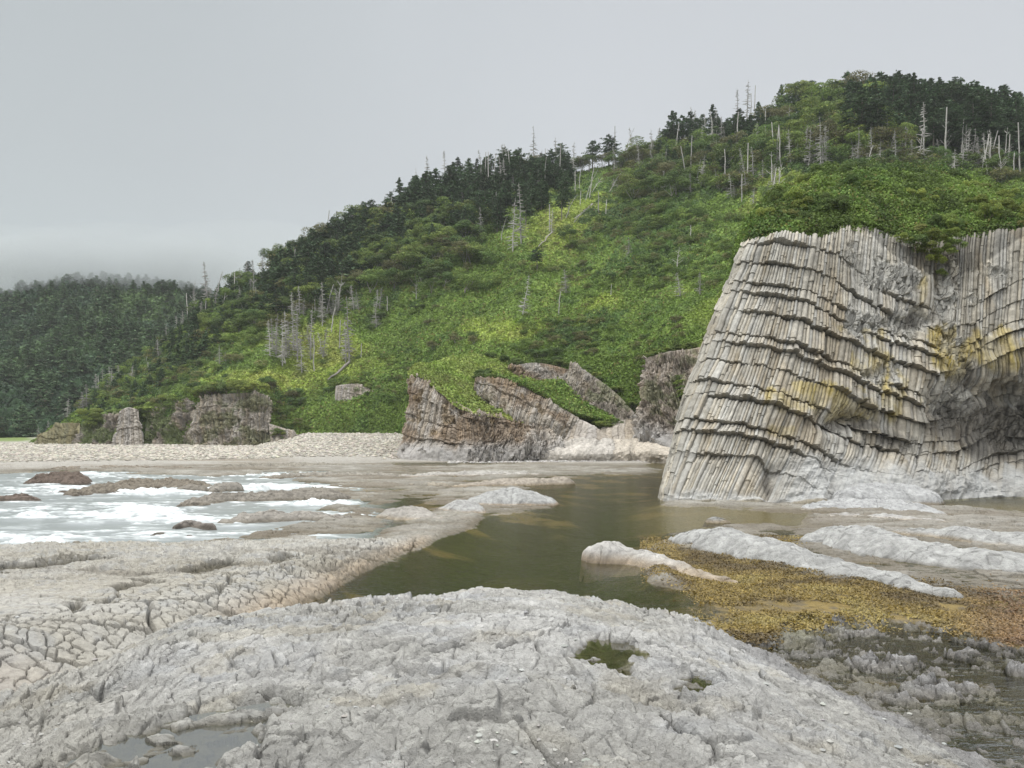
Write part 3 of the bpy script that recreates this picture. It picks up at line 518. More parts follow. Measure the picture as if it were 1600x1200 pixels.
def vegcol(x, y, u, v, r1, r2):
    """plant colour by the kind of growth; r1, r2 random per leaf"""
    g, d = zones(u, v); n = fbm(x*.12, y*.12, 701, 3); n2 = fbm(x*.4, y*.4, 702, 2)
    c = np.array([.145, .215, .045])*np.ones(x.shape+(3,))
    c = lerp(c, np.array([.27, .34, .07]), (sm(.25, .7, g+.5*n))[..., None])
    c = lerp(c, np.array([.36, .37, .11]), (sm(.7, 1.1, g+.6*n2)*.6)[..., None])
    c = lerp(c, np.array([.072, .115, .038]), sm(.25, .75, d+.7*n2)[..., None])
    c = lerp(c, np.array([.10, .175, .038]), (sm(.1, .4, n2)*.6*(1-g))[..., None])
    k = (r1 > .93)&(n > -.1); c = np.where(k[..., None], np.array([.18, .16, .05]), c)
    k = (r1 < .05); c = np.where(k[..., None], np.array([.22, .28, .07]), c)
    return c*1.12*(.55+.9*r2)[..., None]
hn = worley(HX*.42, HY*.30, 711); hn2 = worley(HX*1.1+3, HY*.7, 712)
hg, hd = zones(HU, HV)
mound = (np.clip(1-hn[0]*1.3, 0, 1)*(1.1+1.2*hd)*hn[2]+np.clip(1-hn2[0]*1.3, 0, 1)*.5*hn2[2])*(1-.75*hg)*sm(-.2, -.1, HT)
HZ2 = HZ+mound
hc = vegcol(HX, HY, HU, HV, np.full(HX.shape, .5), .35+.4*hn2[2])*.8
g_ = grid('hillside', HX, HY, HZ2, M_hill, hc, smooth=True); tag(g_, kind='structure')
def hillpos(u, v):
    """ground point of the hill seen at image position (u, v)"""
    i = int(np.clip(np.searchsorted(hu, u), 0, len(hu)-1)); row = HV[i]; k = np.nonzero((ht >= -.2)&(ht <= 1))[0]
    j = k[np.argmin(np.abs(row[k]-v))]
    return float(HX[i, j]), float(HY[i, j]), float(HZ[i, j])

# far hill behind the headland, its top in the cloud
FR = [(-900, 680, 300), (-500, 630, 340), (-100, 510, 370), (0, 478, 378), (50, 464, 380), (100, 455, 382), (150, 450, 385), (200, 452, 388), (250, 459, 390), (300, 466, 392), (400, 490, 396), (600, 540, 400)]
fu = np.arange(-900, 620, 3.5*QG); ft = np.concatenate([np.linspace(0, 1, int(230/QG)), np.linspace(1, 1.5, 20)[1:]]); FU, FT = np.meshgrid(fu, ft, indexing='ij')
def far_raw(u, t):
    vr, yr = tab(u, FR, 1), tab(u, FR, 2); yb = np.interp(u, [-900, 0, 600], [190, 212, 240]); zb = .2; zr = H-(vr-VH)/F*yr
    tt = np.clip(t, 0, 1); y = lerp(yb, yr, tt)+np.clip(t-1, 0, 1)*200; x = (u-800)/F*y
    z = zb+(zr-zb)*(tt*1.12-.12*tt*tt)-np.clip(t-1, 0, 1)**2*200
    z = z+np.sin(tt*math.pi)**.6*(9*fbm(x*.022+5, y*.014, 801, 3)+3*fbm(x*.07, y*.05, 802, 3)); return x, y, z
FX, FY, FZ = far_raw(FU, FT); FV = VH-(FZ-H)*F/FY
fm = worley(FX*.2, FY*.14, 811); fm2 = worley(FX*.5, FY*.35, 812)
FZ2 = FZ+np.clip(1-fm[0]*1.2, 0, 1)*4*fm[2]+np.clip(1-fm2[0]*1.2, 0, 1)*1.6*fm2[2]
fc = lerp(np.array([.04, .075, .034]), np.array([.075, .125, .045]), sm(-.2, .4, fbm(FX*.03, FY*.03, 821, 3))[..., None])*(.7+.6*fm2[2])[..., None]
g_ = grid('far_hill', FX, FY, FZ2, M_hill, fc, smooth=True); tag(g_, kind='structure')

# the grown-over top of the cliff
TF = [(1100, 560, 62), (1140, 454, 60), (1160, 396, 57.5), (1172, 372, 55.5), (1200, 364, 54.5), (1260, 366, 54.3), (1290, 358, 54.4), (1330, 349, 55), (1370, 358, 55.5), (1400, 372, 55.8), (1440, 376, 56), (1480, 374, 56), (1500, 364, 56), (1600, 357, 55.4), (1700, 356, 54.5), (2000, 366, 51.5)]
TB = [(1100, 556, 66), (1140, 448, 64), (1160, 386, 62), (1180, 346, 62), (1220, 312, 67), (1260, 289, 71), (1330, 270, 74), (1400, 264, 76), (1480, 278, 76), (1550, 306, 74), (1600, 326, 72), (1700, 340, 70), (2000, 350, 66)]
tu = np.arange(1100, 2000, 1.6*QG); tt_ = np.concatenate([[-.12, -.06], np.linspace(0, 1, int(170/QG)), np.linspace(1, 2, 40)[1:]]); TU, TT = np.meshgrid(tu, tt_, indexing='ij')
def top_raw(u, t):
    vf, yf = tab(u, TF, 1), tab(u, TF, 2); vb, yb = tab(u, TB, 1), tab(u, TB, 2); zf = H-(vf-VH)/F*yf; zb = H-(vb-VH)/F*yb
    k = np.clip(t, 0, 1); kk = np.clip(t-1, 0, 1)
    y = lerp(yf, yb, k)+kk*45; z = lerp(zf, zb, k**.85)-kk*3+kk*kk*6
    y = y+np.clip(t, -1, 0)*8; z = z+np.clip(t, -1, 0)*14; return (u-800)/F*y, y, z+.5*fbm(u*.02, t*3, 851, 3)*k
TX, TY, TZ = top_raw(TU, TT); TV = VH-(TZ-H)*F/TY
tm_ = worley(TX*.55+.4*fbm(TX*.5, TY*.5, 860, 2), TY*.38, 861); tm2 = worley(TX*2.4, TY*2, 862)
TZ2 = TZ+(np.sqrt(np.clip(1-tm_[0]*1.15, 0, 1))*1.5*(.3+.7*tm_[2])+np.clip(1-tm2[0], 0, 1)*.25)*sm(0, .2, TT)
tcol = vegcol(TX, TY, TU, TV, np.full(TX.shape, .5), .4+.3*tm2[2])*.5; tcol = lerp(tcol, np.array([.07, .075, .035]), sm(.02, -.04, TT)[..., None])
g_ = grid('cliff_top_slope', TX, TY, TZ2, M_hill, tcol, smooth=True); tag(g_, kind='structure')
# ---------------------------------------------------------------- the headland in the middle
HTOP = [(640, 596, 121), (652, 588, 118.5), (690, 612, 115), (735, 640, 112.5), (790, 650, 113.5), (850, 662, 116)]
def head_fn(dark=.5, yel=.3, su=720, light_base=690, green=0.):
    def fn(S, T, X, Y, Z):
        u = X/Y*F+800; v = VH-(Z-H)*F/Y; n = fbm(X*.25, Z*.3, 901, 4); n2 = fbm(X*.7, Z*.5, 902, 4)
        ch = sm(.1, .5, n2+sm(su, su+40, u)*.45); smo = sm(light_base-12, light_base+14, v+10*n2)*.85
        def col(c):
            c = lerp(c, c*np.array([.62, .50, .38]), (sm(-.1, .4, n+sm(su-60, su+20, u)*.4)*dark)[..., None])
            c = lerp(c, np.array([.36, .24, .08]), (sm(.15, .5, n2)*yel)[..., None])
            c = lerp(c, np.array([.40, .385, .37])*(.9+.3*n2)[..., None], smo[..., None])
            c = lerp(c, np.array([.13, .18, .05])*(.8+.5*n2)[..., None], (sm(.0, .3, n+.35*fbm(X*1.4, Z*1.4, 903, 3)-.1+green*.25)*green)[..., None])
            return np.clip(c, .02, .8)
        return dict(chaos=ch, smooth=smo, push=.8*smo, tier=1+0*T, col=col)
    return fn
HB = [(636, 716, 118), (622, 719, 113), (665, 722, 110), (745, 719, 108), (815, 706, 109), (880, 694, 111)]
ctrl = []
for (a, b) in zip(HB, HTOP):
    ctrl.append([a]+[(lerp(a[0], b[0], k)+4*math.sin(k*3.1), lerp(a[1], b[1], k), lerp(a[2], b[2], k**1.3)) for k in (.33, .66)]+[b])
colpatch('headland', ctrl, 'brown and grey rock headland with a grassy sloping cap across the pool', 95, [.3, .55, .78], ns=420, nt=200, amp=.35, camp=.22, back=14, seed=910, colfn=head_fn(.8, .35, 720, 694), rough=.5, base=np.array([.35, .325, .295]))
HBK = [(640, 590, 124), (656, 574, 126), (700, 560, 131), (760, 556, 137), (820, 572, 138), (880, 585, 134)]
hk = np.linspace(0, 5, int(260/QG)); kf = crom(np.array(HTOP, float), hk); kb = crom(np.array(HBK, float), hk); kt = np.concatenate([[-.06], np.linspace(0, 1, 90), [1.1, 1.3, 1.6]])
KU = lerp(kf[:, None, 0], kb[:, None, 0], kt[None]); KV = lerp(kf[:, None, 1], kb[:, None, 1], np.clip(kt, -.1, 1)[None]); KY = lerp(kf[:, None, 2], kb[:, None, 2], kt[None])
Wk = Pa(KU, KV, KY); Wk[..., 2] += .7*fbm(Wk[..., 0]*.3, Wk[..., 1]*.3, 931, 3)+.6*np.sin(np.clip(kt, 0, 1)*math.pi)[None]-np.clip(kt-1, 0, 1)[None]*6
kc = vegcol(Wk[..., 0], Wk[..., 1], KU*0+480, KV*0+545, np.full(KU.shape, .5), .5+.3*vn(Wk[..., 0], Wk[..., 1], 3)); kc = lerp(kc, np.array([.10, .07, .045]), np.clip(-kt*20, 0, 1)[None, :, None])
cap = grid('headland_turf', Wk[..., 0], Wk[..., 1], Wk[..., 2], M_hill, kc, smooth=True); tag(cap, kind='structure')

tf = np.array([(748, 592, 121), (775, 592, 120.5), (800, 598, 119.7), (828, 608, 119), (855, 624, 118.2), (880, 640, 117.4), (906, 655, 116.7)], float); tb2 = np.array([(780, 594, 130), (800, 598, 131), (845, 604, 130), (888, 600, 127.5), (915, 630, 124.5), (940, 648, 122.5), (975, 664, 120)], float)
hk2 = np.linspace(0, 6, int(240/QG)); kf2 = crom(tf, hk2); kb2 = crom(tb2, hk2); kt2 = np.linspace(-.03, 1.05, 70); WU2 = lerp(kf2[:, None], kb2[:, None], kt2[None, :, None]); Wk2 = Pa(WU2[..., 0], WU2[..., 1], WU2[..., 2]); Wk2[..., 2] += .5*fbm(Wk2[..., 0]*.4, Wk2[..., 1]*.4, 935, 3)
cap2 = grid('headland_turf', Wk2[..., 0], Wk2[..., 1], Wk2[..., 2], M_hill, vegcol(Wk2[..., 0], Wk2[..., 1], WU2[..., 0], WU2[..., 1], np.full(WU2.shape[:2], .5), .6+0*WU2[..., 0]), smooth=True); tag(cap2, kind='structure')
def band(name, bs, tp, label, ncol, seed, **kw):
    ctrl = [[a, (lerp(a[0], b[0], .5), lerp(a[1], b[1], .5), lerp(a[2], b[2], .5)-.3), b] for a, b in zip(bs, tp)]
    k = dict(ns=160, nt=70, amp=.3, camp=.2, back=7, rough=.6, base=np.array([.30, .28, .255])); k.update(kw)
    return colpatch(name, ctrl, label, ncol, k.pop('tiers', [.5]), seed=seed, **k)
G1 = 'columnar rock outcrops on the headland'; G2 = 'low cliffs along the far beach'; G3 = 'small rock outcrops on the green slope'
band('rock_band', [(742, 606, 119), (790, 640, 115), (840, 662, 114), (890, 692, 113.5)], [(745, 590, 121), (800, 596, 119.5), (855, 624, 118), (905, 655, 116.5)], 'long dark rock band slanting down right of the grassy headland cap', 52, 1010, group=G1, colfn=head_fn(.8, .3, 900, 760))
band('rock_band', [(886, 598, 127), (915, 630, 124), (955, 656, 121), (1000, 675, 117)], [(892, 566, 130), (930, 590, 127), (968, 620, 124), (1006, 664, 119)], 'narrower grey-brown rock band slanting down to the pale beach', 42, 1020, group=G1, colfn=head_fn(.4, .15, 900, 760, .4))
band('rock_outcrop', [(792, 596, 132), (838, 604, 130), (892, 592, 131)], [(794, 574, 133), (838, 567, 134), (890, 578, 134)], 'reddish brown rock face under dark bushes above the headland', 34, 1030, group=G1, colfn=head_fn(.9, .5, 700, 760))
band('rock_buttress', [(998, 674, 113), (1028, 684, 109), (1062, 692, 105), (1110, 700, 101)], [(1010, 562, 120), (1045, 552, 118), (1082, 548, 116), (1120, 540, 113)], 'grey slabby rock buttress beside the left edge of the big cliff', 44, 1040, nt=150, ns=220, group=G1, camp=.3, colfn=head_fn(.35, .1, 980, 672, .45), tiers=[.3, .6], base=np.array([.34, .31, .28]))
band('rock_outcrop', [(950, 585, 131), (972, 592, 130), (990, 590, 130)], [(952, 566, 133), (970, 560, 133), (988, 568, 133)], 'small dark rock knob in the green gully above the pale beach', 14, 1050, ns=70, nt=40, group=G1)
band('rock_outcrop', [(938, 600, 130), (960, 622, 128), (980, 640, 126)], [(942, 582, 132), (964, 592, 130), (984, 615, 128)], 'short tilted outcrop between the green gully and the rock band', 20, 1055, ns=80, nt=50, group=G1)
band('shore_cliff', [(296, 696, 152), (330, 698, 149.5), (375, 697, 148), (410, 698, 147.5), (422, 694, 150)], [(306, 642, 156), (322, 622, 154), (375, 616, 152.8), (408, 618, 152.4), (424, 634, 155)], 'tall brown cliff of upright columns at the far end of the beach', 70, 1060, ns=320, nt=170, camp=.38, group=G2, tiers=[.3, .52, .75], colfn=head_fn(.35, .12, 500, 760, .45), rough=.9, base=np.array([.33, .305, .27]))
band('shore_cliff', [(424, 693, 146), (450, 697, 145.5), (480, 694, 147)], [(420, 662, 149), (450, 672, 148.5), (480, 688, 149)], 'low wedge of short columns right of the tall brown beach cliff', 22, 1070, ns=100, group=G2, camp=.2)
band('shore_cliff', [(226, 690, 156), (262, 690, 154), (302, 690, 153)], [(232, 640, 160), (262, 628, 159), (300, 622, 158)], 'ragged rock wall half overgrown left of the tall brown cliff', 26, 1080, nt=100, group=G2, camp=.2, rough=1.3, colfn=head_fn(.3, .12, 200, 760, .8))
band('shore_cliff', [(180, 701, 153), (200, 703, 150.5), (222, 700, 152)], [(186, 645, 157), (200, 638, 156), (216, 642, 157)], 'narrow pale rock tower standing at the back of the beach', 14, 1090, ns=100, nt=110, group=G2, camp=.35, rough=.7)
band('shore_cliff', [(118, 698, 158), (150, 700, 156), (184, 698, 156)], [(128, 668, 163), (155, 650, 162), (184, 648, 161)], 'rounded weathered rock bluff left of the pale tower', 20, 1100, nt=90, group=G2, camp=.2, rough=1.3, colfn=head_fn(.3, .1, 100, 760, .8))
band('shore_cliff', [(46, 702, 160), (85, 703, 157), (124, 700, 158)], [(58, 688, 166), (90, 664, 165), (124, 662, 164)], 'low overgrown rock point at the far left end of the beach', 20, 1110, nt=90, group=G2, camp=.2, rough=1.3, base=np.array([.20, .19, .12]))
band('rock_outcrop', [(524, 622, 157.5), (560, 634, 156.5), (610, 648, 155.5)], [(526, 603, 160), (562, 601, 159.5), (606, 622, 158.5)], 'grey strip of short columns in the shrubs above the pebble bank', 36, 1120, group=G3, rough=.2)
band('rock_outcrop', [(860, 502, 166), (884, 506, 165), (905, 490, 167)], [(864, 482, 170), (886, 474, 171), (906, 470, 171)], 'pinkish bare rock patch beside a leaning dead trunk mid slope', 16, 1130, ns=80, group=G3, camp=.3, rough=.2, base=np.array([.36, .30, .29]))
band('rock_outcrop', [(898, 462, 180), (922, 464, 179), (942, 454, 181)], [(900, 447, 184), (922, 443, 184), (940, 443, 184)], 'upper pale row of short columns in the middle of the slope', 18, 1140, ns=80, group=G3, camp=.3, rough=.2)
band('rock_outcrop', [(1040, 402, 200), (1066, 402, 199)], [(1042, 394, 203), (1064, 391, 203)], 'tiny pale outcrop high in dark bushes left of the cliff edge', 8, 1150, ns=40, nt=30, group=G3, rough=.2)
band('rock_outcrop', [(415, 705, 143), (430, 706, 141), (475, 700, 143)], [(420, 699, 146), (435, 690, 145), (465, 692, 147)], 'smooth grey rock hump at the foot of the low column wedge', 6, 1160, ns=80, nt=40, group=G2, camp=.02, amp=.02, rough=.25, base=np.array([.34, .32, .29]))
band('rock_outcrop', [(842, 704, 110), (900, 708, 107), (960, 707, 105.5), (1000, 706, 106), (1075, 712, 101)], [(880, 694, 111.5), (925, 685, 112.5), (955, 689, 112), (1000, 684, 112.5), (1075, 683, 109)], 'pale smooth rock apron at the foot of the slanting bands', 6, 1170, ns=160, nt=60, group=G1, camp=.03, amp=.02, rough=.55, base=np.array([.42, .40, .375]))
band('rock_outcrop', [(872, 700, 111.8), (890, 702, 111), (920, 703, 110.3), (965, 700, 110.5)], [(884, 676, 115.6), (900, 657, 115.6), (924, 664, 115), (962, 690, 112.6)], 'smooth grey lobe at the lower end of the long dark rock band', 8, 1180, ns=90, nt=60, group=G1, camp=.05, amp=.05, rough=.3, base=np.array([.34, .315, .29]))
band('rock_outcrop', [(915, 701, 112.2), (950, 702, 111.6), (985, 700, 111.4), (1030, 698, 111.2)], [(926, 684, 116.2), (950, 666, 117.4), (984, 657, 117.6), (1022, 680, 115)], 'tan smooth rock hump between the narrow band and the slabby buttress', 10, 1190, ns=120, nt=60, group=G1, camp=.08, amp=.05, rough=.35, base=np.array([.36, .33, .295]))

# ---------------------------------------------------------------- rocks and ridges standing in and beside the pool
def ridge(name, pts, hw, label, seed, cat='rock', base=(.335, .333, .32), foot=(.26, .21, .14), rib=.7, amp=.14, group=None, ns=None, steep=2.2, skew=0., footz=.22):
    A = np.array(pts, float); Wc = Pa(A[:, 0], A[:, 1], A[:, 2]); Wc[:, 2] = np.maximum(Wc[:, 2], .03)
    n = len(A); L_ = np.linalg.norm(np.diff(Wc, axis=0), axis=1).sum(); ns = ns or int(np.clip(L_*26*25/A[:, 2].mean(), 90, 520)); nq = 110
    s = np.linspace(0, n-1, ns); C = crom(Wc, s); hwv = crom(np.array(hw, float)[:, None], s)[:, 0]
    e0 = np.clip(s/.35, 0, 1); e1 = np.clip((n-1-s)/.35, 0, 1); cap = np.sqrt(1-(1-np.minimum(e0, e1))**2+1e-6); hwv = hwv*(.1+.9*cap)
    d = np.gradient(C, axis=0); d[:, 2] = 0; d /= np.linalg.norm(d, axis=1)[:, None]; pn = np.stack([-d[:, 1], d[:, 0], 0*d[:, 0]], 1)
    pn *= np.where(pn[:, 1:2] > 0, -1, 1)                                # towards the viewer's side
    q = np.linspace(-1, 1, nq); q = np.sign(q)*np.abs(q)**.9
    off = (q[None]+skew*(1-q[None]**2))*hwv[:, None]
    X = C[:, None, 0]+pn[:, None, 0]*off; Y = C[:, None, 1]+pn[:, None, 1]*off
    X = X+.25*vn(X*1.3, Y*1.3, seed+1)*np.abs(q)[None]**2; Y = Y+.25*vn(X*1.3, Y*1.3, seed+2)*np.abs(q)[None]**2
    prof = 1-np.abs(q)[None]**steep
    Z = (C[:, None, 2]*(cap[:, None]))*prof-.6*np.abs(q)[None]**3-.5*np.clip(1-cap[:, None], 0, 1)**1.5
    S = s[:, None]*L_/(n-1)
    Z = Z+amp*(fbm(X*1.1, Y*1.3, seed+3, 4)*1.2+.45*fbm(X*4, Y*4, seed+4, 3))*(.35+prof*.65)
    wv = worley(X*2.6, Y*3.2, seed+8); Z = Z+amp*.5*(wv[2]-.5)*prof-.12*amp*np.clip(1-(wv[1]-wv[0])/.12, 0, 1)
    rb = np.abs(vn(S*2.4+.6*q[None]+.5*vn(X, Y, seed+6), 0*S+3+0*q[None], seed+5)); Z = Z-rib*.22*np.clip(1-rb*4, 0, 1)*sm(.15, .7, np.abs(q))[None]*np.minimum(C[:, None, 2], .6)
    c = np.array(base)*np.ones(X.shape+(3,)); n2 = fbm(X*2.5, Y*2.5, seed+7, 4)
    c = c*(1+.22*n2+.2*(wv[2]-.5)-.12*np.clip(1-(wv[1]-wv[0])/.08, 0, 1))[..., None]; c = lerp(c, np.array(foot)*(1+.4*n2)[..., None], sm(footz, .02, Z+.05*n2)[..., None]*.9)
    c = lerp(c, np.array([.13, .12, .10]), (sm(.05, -.04, Z)*.7)[..., None])
    o = link(name, np.stack([X, Y, Z], -1).reshape(-1, 3), [gridf(*X.shape)], M_rock, None, np.clip(c, .02, .8).reshape(-1, 3)); tag(o, label, cat, group); return o
GR = 'pale rock ridges on the weed flats'; GM = 'rock mounds rising from the tidal pool'; GS = 'dark rocks in the surf'
ridge('rock_ridge', [(914, 868, 24.6), (945, 847, 24.8), (1000, 860, 24.2), (1060, 884, 22.8), (1110, 899, 21.6), (1160, 914, 20.7)], [.7, 1.0, 1.0, .8, .5, .3], 'short furrowed rock ridge jutting into the pool, nearest the green water', 1201, base=(.40, .385, .36), group=GR, rib=1., foot=(.30, .235, .16), footz=.42, skew=-.15)
ridge('rock_ridge', [(1042, 840, 29.2), (1080, 829, 28.6), (1130, 827, 27.5), (1200, 845, 25.2), (1280, 868, 23.0), (1350, 886, 21.8), (1400, 900, 20.7), (1450, 914, 19.8), (1510, 932, 18.9)], [.8, 1.3, 1.6, 1.5, 1.2, 1.1, .9, .7, .4], 'longest pale rock ridge, running along the orange seaweed bed', 1211, group=GR, rib=.9, footz=.2, foot=(.22, .21, .19))
ridge('rock_ridge', [(1252, 848, 28.5), (1290, 826, 28.8), (1340, 822, 27.8), (1400, 838, 26), (1450, 850, 25), (1500, 862, 24), (1560, 860, 23.6), (1660, 872, 23)], [.8, 1.6, 1.9, 1.8, 1.6, 1.4, 1.5, 1.5], 'broad smooth whale-backed ridge behind the longest pale ridge', 1221, group=GR, rib=.5, footz=.15, foot=(.2, .19, .17))
ridge('rock_ridge', [(1370, 832, 32), (1440, 826, 31), (1500, 824, 30), (1560, 834, 28.5), (1640, 838, 27.5), (1720, 846, 27)], [.8, 1.3, 1.5, 1.6, 1.6, 1.5], 'lumpy pale ridge rising behind the whale-backed one at the edge', 1231, group=GR, rib=.8)
ridge('rock_ridge', [(1505, 826, 35), (1545, 818, 34.5), (1600, 822, 33.5), (1700, 826, 32)], [.8, 1.4, 1.6, 1.5], 'small farthest ridge at the right edge, in front of the dark pool', 1241, group=GR)
ridge('rock_ledge', [(1252, 798, 40), (1290, 784, 41), (1350, 780, 41), (1410, 785, 40), (1480, 802, 37.5)], [1.0, 2.0, 2.3, 2.0, 1.0], 'layered pale ledge spreading from the foot of the big cliff', 1251, group=GR, base=(.37, .37, .365), amp=.16)
ridge('rock_ledge', [(1300, 772, 44.5), (1350, 758, 45.5), (1410, 756, 46), (1470, 772, 44)], [1.2, 2.2, 2.4, 1.2], 'upper rounded ledge pressed against the foot of the big cliff', 1261, group=GR, base=(.37, .37, .365), amp=.16)
ridge('rock_ledge', [(1262, 812, 37), (1320, 802, 37.5), (1400, 806, 36.5), (1500, 818, 34.5)], [.8, 1.2, 1.4, .8], 'flat lower ledge between the layered ledge and the pale ridges', 1271, group=GR, base=(.36, .35, .335), amp=.12)
ridge('rock_mound', [(738, 788, 43.5), (765, 768, 44.5), (800, 763, 45), (835, 771, 44.3), (860, 785, 43)], [1.3, 2.1, 2.3, 2.0, 1.0], 'largest pale rounded mound in the pool with a tan waterline', 1301, group=GM, foot=(.33, .25, .16), rib=.2, steep=2.0)
ridge('rock_mound', [(688, 800, 40), (720, 782, 40.6), (752, 799, 39)], [1.2, 1.7, 1.0], 'grey pointed mound just left of the largest pale mound', 1311, group=GM, base=(.34, .335, .32), foot=(.33, .26, .18), rib=.2, steep=1.8)
ridge('rock_mound', [(592, 815, 36.6), (630, 791, 37.6), (662, 800, 36.8), (694, 815, 35)], [1.2, 2.0, 1.7, 1.0], 'brownish leftmost mound at the head of the green pool', 1321, group=GM, base=(.31, .29, .26), foot=(.30, .25, .18), rib=.3, steep=1.8)
ridge('rock', [(1106, 822, 35), (1122, 811, 35.5), (1142, 822, 35)], [.4, .7, .4], 'small dark boulder in the shallows before the big cliff', 1331, base=(.22, .22, .21))
ridge('rock', [(938, 742, 78), (955, 737, 79), (972, 742, 78)], [.7, 1.2, .6], 'tiny dark rock on the orange bar in the distant pool', 1341, base=(.18, .17, .15))
ridge('rock_shelf', [(590, 748, 70), (660, 741, 73), (720, 738, 74), (790, 737, 75), (850, 742, 74)], [1.5, 3, 3.5, 3, 1.5], 'long pale shelf lying across the upper end of the pool', 1351, group=GM, base=(.38, .36, .33), amp=.22, foot=(.3, .25, .19))
GL = 'brown ledges at the sea edge of the beach'
ridge('rock_ledge', [(60, 736, 84), (130, 731, 88), (220, 729, 90), (310, 733, 86)], [2, 4, 4, 2], 'brown ledge between the surf and the far left beach', 1501, base=(.22, .19, .15), amp=.3, group=GL, foot=(.16, .13, .10))
ridge('rock_ledge', [(330, 730, 90), (400, 726, 93), (480, 725, 94), (570, 729, 91)], [2, 4, 4, 2], 'grey-brown ledge below the tall brown beach cliff', 1511, base=(.25, .23, .19), amp=.3, group=GL, foot=(.18, .15, .11))
ridge('rock_ledge', [(400, 748, 68), (470, 741, 73), (560, 740, 74), (640, 746, 70)], [1.5, 3, 3, 1.5], 'broad mid-grey ledge at the inner end of the surf', 1521, base=(.27, .25, .215), amp=.26, group=GL, foot=(.18, .15, .11))
ridge('rock_ledge', [(540, 764, 58), (600, 758, 60), (670, 757, 60), (720, 764, 57)], [1, 2, 2, 1], 'tan ledge between the surf and the leftmost mound', 1531, base=(.28, .25, .20), amp=.2, group=GL, foot=(.18, .15, .11))
ridge('rock_ledge', [(330, 812, 35), (400, 803, 36), (480, 800, 37), (560, 806, 36)], [.7, 1.3, 1.3, .7], 'low grey ledge between the long reef and the near platform', 1541, base=(.27, .25, .22), amp=.16, group=GL, foot=(.17, .15, .12))
ridge('rock_shelf', [(700, 762, 58), (770, 750, 60), (830, 748, 61), (900, 746, 62)], [.8, 1.6, 1.5, .8], 'thin tan shelf between the long pale shelf and the largest mound', 1361, group=GM, base=(.34, .30, .25), amp=.14)
ridge('rock', [(36, 758, 61), (75, 740, 63), (108, 741, 63), (134, 753, 61)], [1.2, 2.4, 2.2, 1.0], 'dark brown rock hump farthest out in the surf', 1401, group=GS, base=(.13, .10, .08), foot=(.09, .075, .06), amp=.3)
ridge('rock', [(-60, 784, 46), (-10, 776, 47), (30, 775, 47), (64, 782, 46)], [1.0, 1.6, 1.4, .6], 'low dark rock cut by the left edge of the surf', 1411, group=GS, base=(.14, .11, .09), foot=(.09, .075, .06), amp=.22)
ridge('rock', [(108, 778, 50), (150, 763, 53), (210, 752, 57), (270, 750, 58), (330, 757, 56)], [1.2, 2.4, 3.0, 2.8, 1.2], 'broad brown reef with white water running round it', 1421, group=GS, base=(.19, .165, .13), foot=(.12, .10, .08), amp=.3)
ridge('rock', [(60, 772, 53), (100, 768, 53.5), (140, 772, 52)], [.5, .9, .5], 'thin dark rock sliver between the surf hump and the reef', 1431, group=GS, base=(.15, .12, .10), foot=(.09, .075, .06))
ridge('rock', [(278, 790, 43), (345, 773, 46.5), (420, 771, 47.5), (500, 767, 48.5), (542, 774, 47)], [1.2, 2.2, 2.2, 2.0, 1.0], 'long grey-brown reef splitting the surf in two', 1441, group=GS, base=(.22, .20, .17), foot=(.15, .13, .10), amp=.25)
ridge('rock', [(268, 768, 53), (300, 757, 54.5), (322, 762, 53.5)], [.6, 1.1, .6], 'small peaked rock in the white water above the long reef', 1451, group=GS, base=(.2, .18, .15), foot=(.13, .11, .09))
ridge('rock', [(328, 762, 53), (350, 755, 55), (380, 757, 54)], [.6, 1.0, .6], 'second small rock beside the peaked one in the surf', 1461, group=GS, base=(.24, .22, .19), foot=(.15, .13, .10))
ridge('rock', [(235, 848, 30), (262, 838, 31), (300, 846, 30)], [.5, .9, .5], 'dark wet rock nosing into the surf beside the near platform', 1471, group=GS, base=(.20, .185, .16), foot=(.13, .11, .09))
ridge('rock', [(270, 822, 33), (300, 815, 34), (340, 821, 33)], [.3, .5, .3], 'low flat rock awash between the long reef and the platform', 1481, group=GS, base=(.2, .18, .16), foot=(.13, .11, .09))

# pebbles of the far beach and stones strewn about
def stones(name, n, place, size, seed, label=None, base=(.36, .34, .31), var=.35):
    rs = np.random.RandomState(seed); mb_V = []; mb_F = []; mb_C = []
    ico = np.array([(0, 0, 1), (.9, 0, .3), (.28, .85, .35), (-.72, .53, .3), (-.72, -.53, .3), (.28, -.85, .35), (.5, .4, -.6), (-.4, .5, -.6), (-.2, -.6, -.6)])
    fa = np.array([(0, 1, 2), (0, 2, 3), (0, 3, 4), (0, 4, 5), (0, 5, 1), (1, 6, 2), (2, 7, 3), (2, 6, 7), (3, 7, 4), (4, 8, 5), (4, 7, 8), (5, 8, 1), (1, 8, 6)])
    p = place(rs, n); n = len(p); sz = size(rs, p)[:, None, None]
    an = rs.rand(n)*6.28; ca, sa = np.cos(an), np.sin(an)
    V = ico[None]*(1+.35*(rs.rand(n, 9, 1)-.5))*sz*np.stack([.8+.6*rs.rand(n), .7+.4*rs.rand(n), .45+.35*rs.rand(n)], -1)[:, None]
    V = np.stack([V[..., 0]*ca[:, None]-V[..., 1]*sa[:, None], V[..., 0]*sa[:, None]+V[..., 1]*ca[:, None], V[..., 2]], -1)+p[:, None]
    Fx = fa[None]+np.arange(n)[:, None, None]*9; c = np.array(base)*(1+var*(rs.rand(n, 1)-.5)*2)*(1+.025*rs.normal(size=(n, 3)))
    o = link(name, V.reshape(-1, 3), [Fx.reshape(-1, 3)], M_peb, None, np.clip(np.repeat(c, 9, 0), .05, .8)); tag(o, kind='stuff', label=label); return o
